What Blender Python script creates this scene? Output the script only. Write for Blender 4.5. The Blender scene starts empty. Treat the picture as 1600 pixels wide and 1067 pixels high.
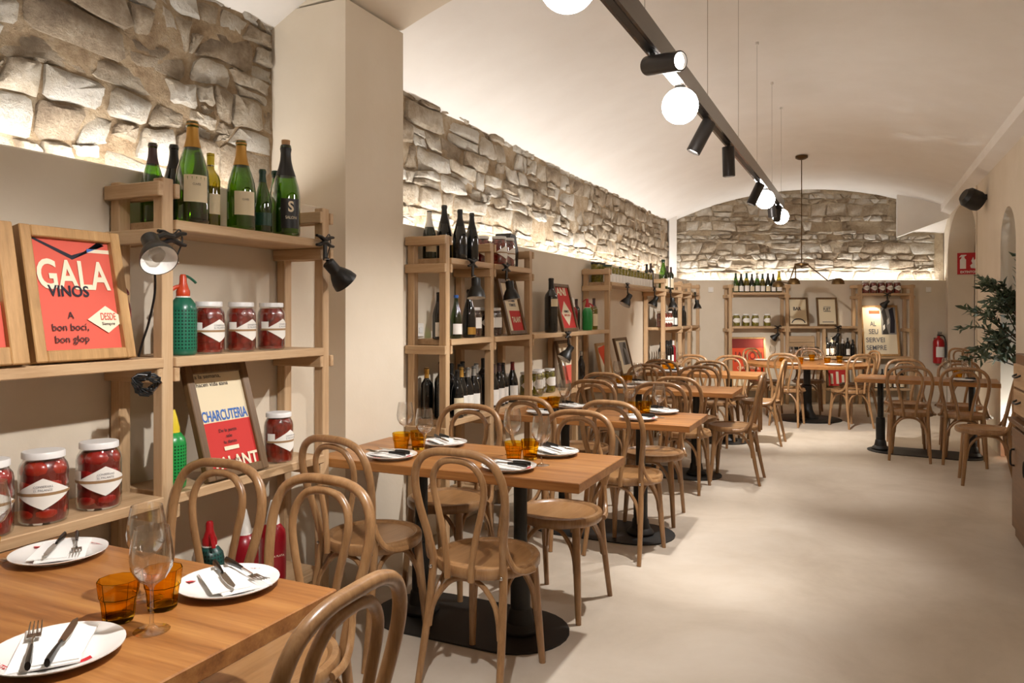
import bpy, bmesh, math, random
from mathutils import Vector, Matrix, noise
R = math.radians
rnd = random.Random(7)
scene = bpy.context.scene
COL = scene.collection

# ------------------------------------------------------------------ camera, world, lights, exposure
YAW = 24.963
cam_d = bpy.data.cameras.new('camera'); cam_d.sensor_width = 36.0
cam_d.lens = 26.1; cam_d.shift_y = -43.5 / 1600; cam_d.clip_start = 0.05
cam = bpy.data.objects.new('camera', cam_d); COL.objects.link(cam)
cam.location = (0, 0, 1.40); cam.rotation_euler = (R(90), 0, R(YAW))
scene.camera = cam
w = bpy.data.worlds.new('world'); scene.world = w; w.use_nodes = True
w.node_tree.nodes['Background'].inputs[0].default_value = (1.0, 0.9, 0.78, 1)
w.node_tree.nodes['Background'].inputs[1].default_value = 0.05
scene.view_settings.view_transform = 'Standard'
scene.view_settings.look = 'None'
scene.view_settings.gamma = 1.0
scene.view_settings.use_curve_mapping = False
scene.view_settings.exposure = 0.50
scene.cycles.max_bounces = 8; scene.cycles.transmission_bounces = 8; scene.cycles.transparent_max_bounces = 12

LED_W, SPOT_W, GLOBE_E = 5.0, 56.0, 38.0
SY, CY = math.sin(R(YAW)), math.cos(R(YAW))
def far(r, d, z=0.0):           # the far wall stands square to this direction
    return (r * CY - d * SY, r * SY + d * CY, z)

def area_strip(name, a, b, watts, col=(1, .975, .955), width=.03, tilt=(0, 0, 1)):
    L = bpy.data.lights.new(name, 'AREA'); L.shape = 'RECTANGLE'
    a, b = Vector(a), Vector(b); d = b - a
    L.size = d.length; L.size_y = width; L.energy = watts * d.length; L.color = col
    o = bpy.data.objects.new(name, L); COL.objects.link(o)
    zax = -Vector(tilt).normalized(); xax = d.normalized(); yax = zax.cross(xax)
    m = Matrix((xax, yax, zax)).transposed().to_4x4(); m.translation = (a + b) / 2
    o.matrix_world = m
    return o
area_strip('cove_led_near_bay', (-2.61, -2.9, 1.948), (-2.61, 2.72, 1.948), LED_W, tilt=(-.45, 0, 1))
area_strip('cove_led_far_bay', (-2.61, 3.50, 1.948), (-2.61, 11.6, 1.948), LED_W, tilt=(-.45, 0, 1))
area_strip('cove_led_end_wall', far(2.72, 11.925, 1.948), far(6.85, 11.925, 1.948), LED_W * .85, tilt=(-SY * .45, CY * .45, 1))

# ------------------------------------------------------------------ materials
MATS = {}
def srgb(h):
    if isinstance(h, str):
        h = h.lstrip('#'); c = [int(h[i:i + 2], 16) / 255 for i in (0, 2, 4)]
        return tuple(x / 12.92 if x <= .04045 else ((x + .055) / 1.055) ** 2.4 for x in c) + (1,)
    return tuple(h) + (1,)
class NT:
    def __init__(s, name):
        s.m = bpy.data.materials.new(name); s.m.use_nodes = True
        s.t = s.m.node_tree; s.n = s.t.nodes; s.l = s.t.links
        s.b = s.n['Principled BSDF']; s.out = s.n['Material Output']
        MATS[name] = s.m
    def add(s, kind, **kw):
        n = s.n.new('ShaderNode' + kind)
        for k, v in kw.items():
            if k in n.inputs: n.inputs[k].default_value = v
            else: setattr(n, k, v)
        return n
    def link(s, a, b): s.l.new(a, b)
    def coords(s, scale=(1, 1, 1), kind='Object', rand=False):
        tc = s.add('TexCoord'); mp = s.add('Mapping'); mp.inputs['Scale'].default_value = scale
        s.link(tc.outputs[kind], mp.inputs['Vector'])
        if rand:
            oi = s.add('ObjectInfo'); mu = s.add('Math', operation='MULTIPLY'); mu.inputs[1].default_value = 37.0
            s.link(oi.outputs['Random'], mu.inputs[0])
            cx = s.add('CombineXYZ'); s.link(mu.outputs[0], cx.inputs[0]); s.link(mu.outputs[0], cx.inputs[1]); s.link(mu.outputs[0], cx.inputs[2])
            s.link(cx.outputs[0], mp.inputs['Location'])
        return mp.outputs['Vector']
    def ramp(s, fac, stops):
        r = s.add('ValToRGB'); e = r.color_ramp.elements
        while len(e) < len(stops): e.new(.5)
        for i, (p, c) in enumerate(stops): e[i].position = p; e[i].color = srgb(c)
        s.link(fac, r.inputs['Fac']); return r.outputs['Color']
    def bump(s, h, strength, dist=.01):
        b = s.add('Bump'); b.inputs['Strength'].default_value = strength; b.inputs['Distance'].default_value = dist
        s.link(h, b.inputs['Height']); s.link(b.outputs['Normal'], s.b.inputs['Normal'])
def plain(name, col, rough=.5, metal=0., coat=0., emit=None, es=0., spec=None):
    if name in MATS: return MATS[name]
    k = NT(name); k.b.inputs['Base Color'].default_value = srgb(col)
    k.b.inputs['Roughness'].default_value = rough; k.b.inputs['Metallic'].default_value = metal
    k.b.inputs['Coat Weight'].default_value = coat; k.b.inputs['Coat Roughness'].default_value = .06
    if spec is not None: k.b.inputs['Specular IOR Level'].default_value = spec
    if emit is not None:
        k.b.inputs['Emission Color'].default_value = srgb(emit); k.b.inputs['Emission Strength'].default_value = es
    return k.m
def wood(name, stops, axis, scale=9., rough=.45, coat=0., stretch=.06, bump=.12, rand=True):
    k = NT(name); sc = [scale] * 3; sc['xyz'.index(axis)] = scale * stretch
    v = k.coords(tuple(sc), rand=rand)
    n1 = k.add('TexNoise', Scale=2.2, Detail=5., Roughness=.6, Distortion=.6); k.link(v, n1.inputs['Vector'])
    n2 = k.add('TexNoise', Scale=14., Detail=3., Roughness=.7); k.link(v, n2.inputs['Vector'])
    mx = k.add('Mix', data_type='FLOAT'); mx.inputs[0].default_value = .3
    k.link(n1.outputs['Fac'], mx.inputs[2]); k.link(n2.outputs['Fac'], mx.inputs[3])
    k.link(k.ramp(mx.outputs[0], stops), k.b.inputs['Base Color'])
    k.b.inputs['Roughness'].default_value = rough; k.b.inputs['Coat Weight'].default_value = coat; k.b.inputs['Coat Roughness'].default_value = .25
    k.bump(mx.outputs[0], bump, .004); return k.m
PINE = [(.28, 'a5835d'), (.5, 'c2a17b'), (.72, 'd2b691')]
for a in 'xyz': wood('pine_' + a, PINE, a, scale=10)
OAK = [(.3, '684222'), (.45, '976234'), (.58, 'ad7843'), (.75, 'c49355')]
wood('table_oak', OAK, 'x', scale=7, rough=.34, stretch=.05, bump=.08)
wood('bentwood', [(.3, '7c5938'), (.5, '98714a'), (.72, 'ad885f')], 'z', scale=14, rough=.33, coat=.25, stretch=.12, bump=.04)
wood('seat_ply', [(.3, '86603a'), (.5, 'a0764b'), (.72, 'b0875b')], 'y', scale=8, rough=.3, coat=.35, stretch=.1, bump=.03)
wood('frame_walnut', [(.3, '4d371f'), (.55, '6e5130'), (.75, '86683f')], 'z', scale=16, rough=.45, stretch=.1)
wood('frame_oak', [(.3, '9a7547'), (.55, 'b98f5c'), (.75, 'cba673')], 'z', scale=16, rough=.5, stretch=.1)
wood('cabinet_wood', [(.3, '5a3d22'), (.55, '77522f'), (.75, '8c643c')], 'y', scale=8, rough=.4, stretch=.08)

def plaster(name, c1, c2, rough=.85, b=.12):
    k = NT(name); v = k.coords((1, 1, 1))
    n = k.add('TexNoise', Scale=2.3, Detail=6., Roughness=.6); k.link(v, n.inputs['Vector'])
    k.link(k.ramp(n.outputs['Fac'], [(.3, c1), (.7, c2)]), k.b.inputs['Base Color'])
    n2 = k.add('TexNoise', Scale=60., Detail=4.); k.link(v, n2.inputs['Vector'])
    k.b.inputs['Roughness'].default_value = rough; k.bump(n2.outputs['Fac'], b, .004); return k.m
plaster('plaster_cream', 'd8cbb6', 'dfd3c0')
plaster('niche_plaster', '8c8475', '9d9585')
plaster('plaster_white', 'e9e4dd', 'efebe5')
k = NT('microcement_floor'); v = k.coords((1, 1, 1))
n = k.add('TexNoise', Scale=1.3, Detail=8., Roughness=.65, Distortion=.4); k.link(v, n.inputs['Vector'])
k.link(k.ramp(n.outputs['Fac'], [(.3, 'b7a997'), (.5, 'c6b9a8'), (.7, 'd0c5b6')]), k.b.inputs['Base Color'])
k.link(k.ramp(n.outputs['Fac'], [(.3, 'b8b8b8'), (.7, 'a8a8a8')]), k.b.inputs['Roughness'])
k.b.inputs['Specular IOR Level'].default_value = .42
n2 = k.add('TexNoise', Scale=9., Detail=5.); k.link(v, n2.inputs['Vector']); k.bump(n2.outputs['Fac'], .05, .01)

def rubble(name, cols, bs):
    k = NT(name); v = k.coords((1, 1, 1)); oi = k.add('ObjectInfo')
    n = k.add('TexNoise', Scale=7., Detail=9., Roughness=.72); k.link(v, n.inputs['Vector'])
    ad = k.add('Math', operation='MULTIPLY_ADD'); ad.inputs[1].default_value = .36; k.link(oi.outputs['Random'], ad.inputs[0])
    sb = k.add('Math', operation='SUBTRACT'); sb.inputs[1].default_value = .18; k.link(n.outputs['Fac'], sb.inputs[0]); k.link(sb.outputs[0], ad.inputs[2])
    k.link(k.ramp(ad.outputs[0], cols), k.b.inputs['Base Color'])
    n2 = k.add('TexNoise', Scale=9., Detail=8., Roughness=.7); k.link(v, n2.inputs['Vector'])
    n3 = k.add('TexNoise', Scale=48., Detail=8., Roughness=.75); k.link(v, n3.inputs['Vector'])
    mx = k.add('Mix', data_type='FLOAT'); mx.inputs[0].default_value = .38; k.link(n2.outputs['Fac'], mx.inputs[2]); k.link(n3.outputs['Fac'], mx.inputs[3])
    k.b.inputs['Roughness'].default_value = .95; k.bump(mx.outputs[0], bs, .075); return k.m
rubble('rubble_stone', [(.22, '8a7660'), (.38, 'b09c82'), (.52, 'c9baa3'), (.70, 'e0d8ca')], 1.0)
rubble('lime_mortar', [(.25, '937553'), (.45, 'bda381'), (.7, 'd9c9ae')], 1.0)

def clear(name, tint, ior=1.45, rough=.02, gl=(1, 1, 1), edge=.35):
    k = NT(name); k.n.remove(k.b)
    tr = k.add('BsdfTransparent')
    g = k.add('BsdfGlossy'); g.inputs['Color'].default_value = tuple(gl) + (1,); g.inputs['Roughness'].default_value = rough
    f = k.add('LayerWeight'); f.inputs['Blend'].default_value = .5
    pw = k.add('Math', operation='POWER'); pw.inputs[1].default_value = 3.; k.link(f.outputs['Facing'], pw.inputs[0])
    cm = k.add('Mix', data_type='RGBA'); cm.inputs[6].default_value = srgb(tint); cm.inputs[7].default_value = tuple(c * edge for c in srgb(tint)[:3]) + (1,)
    k.link(pw.outputs[0], cm.inputs[0]); k.link(cm.outputs[2], tr.inputs[0])
    ma = k.add('Math', operation='MULTIPLY_ADD'); ma.inputs[1].default_value = .9; ma.inputs[2].default_value = .085; k.link(pw.outputs[0], ma.inputs[0])
    mx = k.add('MixShader'); k.link(ma.outputs[0], mx.inputs[0]); k.link(tr.outputs[0], mx.inputs[1]); k.link(g.outputs[0], mx.inputs[2])
    k.link(mx.outputs[0], k.out.inputs['Surface']); return k.m
clear('clear_glass', (.97, .97, .965), 1.5)
k = NT('amber_glass'); k.n.remove(k.b); g_ = k.add('BsdfGlass'); g_.inputs['Color'].default_value = (.98, .79, .25, 1); g_.inputs['Roughness'].default_value = .02; g_.inputs['IOR'].default_value = 1.42; k.link(g_.outputs[0], k.out.inputs['Surface'])
clear('green_glass', (.22, .42, .03), 1.5)
clear('olive_glass', (.50, .46, .07), 1.5)
clear('frosted_glass', (.80, .78, .74), 1.5, .25)
plain('dark_green_glass', (.008, .014, .006), .06, coat=.6)
plain('black_glass', (.006, .006, .006), .06, coat=.6)
def contents(name, cols, sc):
    k = NT(name); v = k.coords((1, 1, 1), rand=True)
    vo = k.add('TexVoronoi', Scale=sc); k.link(v, vo.inputs['Vector'])
    k.link(k.ramp(vo.outputs['Distance'], cols), k.b.inputs['Base Color'])
    k.b.inputs['Roughness'].default_value = .25; k.b.inputs['Coat Weight'].default_value = .8; k.b.inputs['Coat Roughness'].default_value = .03
    k.bump(vo.outputs['Distance'], .5, .006); return k.m
contents('red_peppers', [(0., '8f2416'), (.5, '7a1a10'), (1., '3c0a06')], 46)
contents('green_olives', [(0., '9a8a2c'), (.5, '7d741f'), (1., '4a4410')], 60)
contents('brown_preserve', [(0., '4a2a1c'), (.6, '38190f'), (1., '20100a')], 46)
plain('tomato_red', '9c0f0c', .3, coat=.3); plain('tomato_orange', 'a82412', .3, coat=.3); plain('tomato_juice', '6a0a09', .3, coat=.3)
plain('white_paper', 'eeeae2', .7); plain('cream_paper', 'e2d3b2', .75); plain('white_lid', 'e9e7e4', .35)
plain('porcelain', 'f2efea', .18, coat=.5); plain('napkin_paper', 'f4f2ee', .9)
plain('steel', 'b9b6b0', .25, 1.); plain('handle_black', '161310', .35); plain('chrome', 'c9c9c9', .15, 1.)
plain('black_metal', '15130f', .42); plain('black_plastic', '121212', .38); plain('cast_iron', '16130f', .55)
plain('anthracite', '34302e', .4, .3); plain('rail_side', '4c443e', .22, .5)
plain('reflector_white', 'f0ece6', .4); plain('brass', '5c4526', .4, .8)
plain('coral_print', 'd65c4b', .75); plain('red_print', 'c4302a', .75); plain('orange_print', 'd9481e', .7)
plain('navy_print', '23222e', .75); plain('blue_print', '3a69b4', .75); plain('ink_print', '3b2a2c', .75)
plain('cream_print', 'e9dcc0', .75); plain('photo_grey', '8d8a86', .6); plain('photo_dark', '3c3835', .6)
plain('grey_print', '6c6a70', .7); plain('maroon_print', '7e1f14', .7); plain('band_brown', '9d7b55', .6)
plain('siphon_green', '17614a', .3, coat=.3); plain('siphon_emerald', '168a3e', .3, coat=.3); plain('siphon_red', '8c0c1c', .3, coat=.3)
plain('siphon_orange', 'c8431c', .35, coat=.3); plain('siphon_yellow', 'd8c02a', .4); plain('plastic_white', 'e8e4dc', .4); plain('cap_red', 'b01820', .35, coat=.3)
plain('foil_gold', 'b98a3c', .4, .5); plain('foil_yellow', 'd8c020', .5); plain('foil_black', '14120f', .4); plain('foil_white', 'dcd8d0', .4)
plain('foil_dark', '4a3230', .45); plain('foil_green', '123c28', .4); plain('foil_red', '6e1418', .4); plain('foil_silver', 'a8a49c', .35, .6); plain('cork', 'b08a62', .8)
plain('extinguisher_red', 'b0141a', .3, coat=.4); plain('sign_red', 'c01f28', .5); plain('sign_white', 'efe9e4', .5)
plain('leaf_green', '51604a', .5); plain('leaf_pale', '7f8d74', .55); plain('bark', '5a4a38', .9); plain('terracotta', '9a5a3c', .8)
plain('bulb_glow', 'fff2dc', .5, emit='fff0da', es=14.0)
plain('globe_glow', 'fff6ea', .4, emit='fff9f4', es=GLOBE_E)
plain('lens_glow', 'fff6ea', .4, emit='fff3e4', es=8.0)
plain('led_glow', 'fff6ea', .4, emit='fff3e4', es=4.0)
# lattice sleeve of the soda siphons: flat grid, its holes set darker in the base colour
def lattice(name, c):
    k = NT(name); v = k.coords((1, 1, 1))
    sep = k.add('SeparateXYZ'); k.link(v, sep.inputs[0])
    at = k.add('Math', operation='ARCTAN2'); k.link(sep.outputs[1], at.inputs[0]); k.link(sep.outputs[0], at.inputs[1])
    outs = []
    for src, f in ((at.outputs[0], 26.), (sep.outputs[2], 520.)):
        mu = k.add('Math', operation='MULTIPLY'); mu.inputs[1].default_value = f; k.link(src, mu.inputs[0])
        sn = k.add('Math', operation='SINE'); k.link(mu.outputs[0], sn.inputs[0])
        gt = k.add('Math', operation='GREATER_THAN'); gt.inputs[1].default_value = -.1; k.link(sn.outputs[0], gt.inputs[0]); outs.append(gt.outputs[0])
    mu = k.add('Math', operation='MULTIPLY'); k.link(outs[0], mu.inputs[0]); k.link(outs[1], mu.inputs[1])
    mx = k.add('Mix', data_type='RGBA'); k.link(mu.outputs[0], mx.inputs[0])
    mx.inputs[6].default_value = srgb(c); mx.inputs[7].default_value = tuple(x * .16 for x in srgb(c)[:3]) + (1,)
    k.link(mx.outputs[2], k.b.inputs['Base Color']); k.b.inputs['Roughness'].default_value = .35; return k.m
lattice('lattice_green', '1d6f54'); lattice('lattice_emerald', '1a9444'); lattice('lattice_teal', '1c4c46')

# ------------------------------------------------------------------ geometry helpers
class MB:
    def __init__(s): s.v = []; s.f = []
    def raw(s, verts, faces):
        o = len(s.v); s.v += [tuple(p) for p in verts]; s.f += [tuple(i + o for i in f) for f in faces]; return s
    def box(s, c, size, rz=0., chamfer=0., rot=None):
        x, y, z = (d / 2 for d in size); m = rot if rot else Matrix.Rotation(rz, 3, 'Z')
        if chamfer <= 0:
            vs = [(i * x, j * y, l * z) for l in (-1, 1) for j in (-1, 1) for i in (-1, 1)]
            fs = [(0, 2, 3, 1), (4, 5, 7, 6), (0, 1, 5, 4), (2, 6, 7, 3), (0, 4, 6, 2), (1, 3, 7, 5)]
        else:
            b = min(chamfer, x * .9, y * .9, z * .9); bm = bmesh.new()
            bmesh.ops.create_cube(bm, size=1.)
            for q in bm.verts: q.co = Vector((q.co.x * x * 2, q.co.y * y * 2, q.co.z * z * 2))
            bmesh.ops.bevel(bm, geom=bm.edges[:], offset=b, segments=1, affect='EDGES')
            bm.verts.index_update(); vs = [q.co.copy() for q in bm.verts]; fs = [tuple(q.index for q in f.verts) for f in bm.faces]; bm.free()
        return s.raw([m @ Vector(p) + Vector(c) for p in vs], fs)
    def lathe(s, prof, seg=24, c=(0, 0, 0), m=None, close=True):
        m = m or Matrix.Identity(3); vs = []; fs = []; n = len(prof)
        for r, z in prof:
            for i in range(seg):
                a = 2 * math.pi * i / seg; vs.append(m @ Vector((r * math.cos(a), r * math.sin(a), z)) + Vector(c))
        for j in range(n - 1):
            for i in range(seg):
                i2 = (i + 1) % seg; fs.append((j * seg + i, j * seg + i2, (j + 1) * seg + i2, (j + 1) * seg + i))
        if close:
            if prof[0][0] > 1e-6: fs.append(tuple(reversed(range(seg))))
            if prof[-1][0] > 1e-6: fs.append(tuple(range((n - 1) * seg, n * seg)))
        return s.raw(vs, fs)
    def tube(s, pts, rad, seg=10, cap=True, flat=1.0):
        pts = [Vector(p) for p in pts]; n = len(pts); rad = rad if isinstance(rad, (list, tuple)) else [rad] * n
        vs = []; fs = []; up = None
        for i, p in enumerate(pts):
            t = (pts[min(i + 1, n - 1)] - pts[max(i - 1, 0)]).normalized()
            if up is None: up = Vector((0, 0, 1)) if abs(t.z) < .9 else Vector((0, 1, 0))
            a = (up - t * up.dot(t)).normalized(); b = t.cross(a); up = a
            for j in range(seg):
                q = 2 * math.pi * j / seg; vs.append(p + a * math.cos(q) * rad[i] + b * math.sin(q) * rad[i] * flat)
        for i in range(n - 1):
            for j in range(seg):
                j2 = (j + 1) % seg; fs.append((i * seg + j, i * seg + j2, (i + 1) * seg + j2, (i + 1) * seg + j))
        if cap: fs += [tuple(reversed(range(seg))), tuple(range((n - 1) * seg, n * seg))]
        return s.raw(vs, fs)
    def prism(s, pts, axis, a, b):      # outline pts in the two other axes, swept along axis from a to b
        n = len(pts)
        def P(p, t): return {'x': (t, p[0], p[1]), 'y': (p[0], t, p[1]), 'z': (p[0], p[1], t)}[axis]
        return s.raw([P(p, a) for p in pts] + [P(p, b) for p in pts],
                     [tuple(range(n)), tuple(reversed(range(n, 2 * n)))] + [(i, i + n, (i + 1) % n + n, (i + 1) % n) for i in range(n)])
    def mesh(s, name='m', sharp=35, smooth=True):
        me = bpy.data.meshes.new(name); me.from_pydata(s.v, [], s.f)
        bm = bmesh.new(); bm.from_mesh(me); bmesh.ops.recalc_face_normals(bm, faces=bm.faces[:]); bm.to_mesh(me); bm.free()
        if smooth:
            me.polygons.foreach_set('use_smooth', [True] * len(me.polygons)); me.set_sharp_from_angle(angle=R(sharp))
        me.materials.append(None); me.update(); return me
def spline(pts, n=6):
    P = [Vector(p) for p in pts]; P = [2 * P[0] - P[1]] + P + [2 * P[-1] - P[-2]]; out = []
    for i in range(1, len(P) - 2):
        a, b, c, d = P[i - 1:i + 3]
        for k in range(n):
            t = k / n; out.append(.5 * ((2 * b) + (c - a) * t + (2 * a - 5 * b + 4 * c - d) * t * t + (3 * b - a - 3 * c + d) * t ** 3))
    out.append(P[-2]); return out
def put(name, me, mat, parent=None, loc=(0, 0, 0), rot=(0, 0, 0), scale=(1, 1, 1)):
    if isinstance(me, MB): me = me.mesh(name)
    o = bpy.data.objects.new(name, me); COL.objects.link(o)
    if me.materials: o.material_slots[0].link = 'OBJECT'; o.material_slots[0].material = MATS[mat]
    o.location = loc; o.rotation_euler = rot; o.scale = (scale,) * 3 if isinstance(scale, (int, float)) else scale
    if parent: o.parent = parent
    return o
def tag(o, label, cat, group=None):
    o['label'] = label; o['category'] = cat
    if group: o['group'] = group
    return o
def thing(name, label, cat, loc=(0, 0, 0), rz=0., group=None, rx=0., scale=1.):
    o = bpy.data.objects.new(name, None); COL.objects.link(o); o.empty_display_size = .05
    o.location = loc; o.rotation_euler = (rx, 0, rz); o.scale = (scale,) * 3
    return tag(o, label, cat, group)
def struct(name, me, mat, parent=None, **kw):
    o = put(name, me, mat, parent, **kw)
    if not parent: o['kind'] = 'structure'
    return o
_T = {}
def text_mesh(s, bold=0.):
    if (s, bold) not in _T:
        cu = bpy.data.curves.new('lettering', 'FONT'); cu.body = s; cu.size = 1.; cu.align_x = 'CENTER'; cu.offset = bold; cu.extrude = .002; cu.resolution_u = 4
        o = bpy.data.objects.new('lettering', cu); COL.objects.link(o)
        me = bpy.data.meshes.new_from_object(o.evaluated_get(bpy.context.evaluated_depsgraph_get()))
        bpy.data.objects.remove(o); bpy.data.curves.remove(cu); me.materials.clear(); me.materials.append(None); _T[(s, bold)] = me
    return _T[(s, bold)]
TEXTS = [('GALA', .02), ('VINOS', .02), ('DESDE', .01), ('Siempre', 0), ('A', 0), ('bon bocí,', 0), ('bon glop', 0), ('a la semana,', 0), ('hacen vida sana', 0),
         ('CHARCUTERIA', .02), ('De la panza', 0), ('sale', 0), ('la danza', 0), ('Cuando el', 0), ('TALANT', .03), ('JAMÓN', .02), ('BAR', .03), ('FUET', .02),
         ('AL', .01), ('SEU', .01), ('SERVEI', .01), ('SEMPRE', .01), ('EXTINTOR', .03), ('VERMUT', .02), ('PA AMB', .02), ('TOMATE', .02), ('COPA & PERNIL', .01), ('CONSERVAS', 0),
         ('EL PALANTE', 0), ('S', .03), ('SALON', 0), ('CUVÉE', 0), ('LA PLATA', 0), ('PALANTE', .02), ('ANI', .03), ('VERMUT CASOLÀ', .0)]
for t, b in TEXTS: text_mesh(t, b)
def letters(parent, s, bold, x, z, size, mat, y=-.001, xs=1.0, name='lettering', rot=None, loc=None):
    return put(name, _T[(s, bold)], mat, parent, loc or (x, y, z), rot or (R(90), 0, 0), (size * xs, size, size * .3))

# ------------------------------------------------------------------ the room
VX0, VR, VTOP = -.60, 4.55, 3.41
def vault(x): return VTOP - VR + math.sqrt(VR * VR - (x - VX0) ** 2)
struct('floor', MB().box((-.3, 6., -.05), (6.4, 20., .1)), 'microcement_floor')
xs = [-2.82 + i * (4.14 / 48) for i in range(49)]
struct('ceiling', MB().prism([(x, vault(x)) for x in xs] + [(xs[-1], 3.7), (xs[0], 3.7)], 'y', -3.1, 15.2), 'plaster_white')
wall_left = struct('wall_left', MB().box((-2.64, 4.45, .965), (.44, 15.1, 1.93), chamfer=.006), 'plaster_cream')
struct('wall_back', MB().box((-.6, -3.1, 1.75), (4.6, .2, 3.5)), 'plaster_cream')
pil = [(-2.82, 2.96), (-2.28, 2.96), (-2.28, 3.47), (-2.82, 3.47)]
pillar = struct('wall_pillar', MB().prism(pil, 'z', 0, 2.95), 'plaster_cream')
ax = [-2.82] + [-2.28 + i * (3.56 / 40) for i in range(41)]
put('transverse_arch', MB().prism([(x, (vault(x) - .12) if x > -2.3 else 2.95) for x in ax] + [(1.28, 3.6), (-2.82, 3.6)], 'y', 2.96, 3.47), 'plaster_cream', pillar)
wall_far = struct('wall_far', MB().box((4.7, .22, .965), (5.2, .44, 1.93), chamfer=.006), 'plaster_cream', loc=far(0, 11.76), rot=(0, 0, R(YAW)))
# the far wall's white corner pier and the sloping white haunch at its right end
struct('trim_1', MB().box((2.55, -.04, 2.46), (.12, .36, 1.06)), 'plaster_white', loc=far(0, 11.76 + .22), rot=(0, 0, R(YAW)))
hv = [(6.34, .5, 2.64), (7.2, .5, 2.62), (7.2, .5, 3.6), (6.34, .5, 3.6), (6.02, -.15, 2.60), (7.2, -.75, 3.08), (7.2, -.75, 3.6), (6.02, -.15, 3.6)]
struct('trim_2', MB().raw(hv, [(0, 3, 2, 1), (4, 5, 6, 7), (0, 1, 5, 4), (1, 2, 6, 5), (2, 3, 7, 6), (3, 0, 4, 7)]), 'plaster_white', loc=far(0, 11.76), rot=(0, 0, R(YAW)))
struct('wall_end', MB().box((4.7, .62, 1.75), (6.4, .1, 3.5)), 'plaster_cream', loc=far(0, 11.76), rot=(0, 0, R(YAW)))
def arch(y0, y1, spring, top, n=12):
    c = (y0 + y1) / 2; a = (y1 - y0) / 2
    return [(c - a * math.cos(math.pi * i / n), spring + (top - spring) * math.sin(math.pi * i / n)) for i in range(n + 1)]
out = [(-3., 0)] + [(7.84, 0)] + arch(7.84, 8.62, 2.05, 2.40) + [(8.62, 0), (10.28, 0)] + arch(10.28, 13.30, 2.30, 2.88, 20) + [(13.30, 0), (15., 0), (15., 3.5), (-3., 3.5)]
struct('wall_right', MB().prism(out, 'x', 1.27, 1.62), 'plaster_cream')
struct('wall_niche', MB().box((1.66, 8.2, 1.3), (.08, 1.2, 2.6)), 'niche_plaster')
struct('wall_alcove', MB().box((2.15, 11.8, 1.7), (.1, 3.4, 3.4)).box((1.93, 13.43, 1.7), (.6, .24, 3.4)).box((1.93, 10.15, 1.7), (.6, .1, 3.4)), 'plaster_cream')
struct('trim_3', MB().prism([(1.15, 2.96), (1.28, 2.90), (1.28, 3.12), (1.15, 3.12)], 'y', 3.5, 13.6), 'plaster_white')

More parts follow.
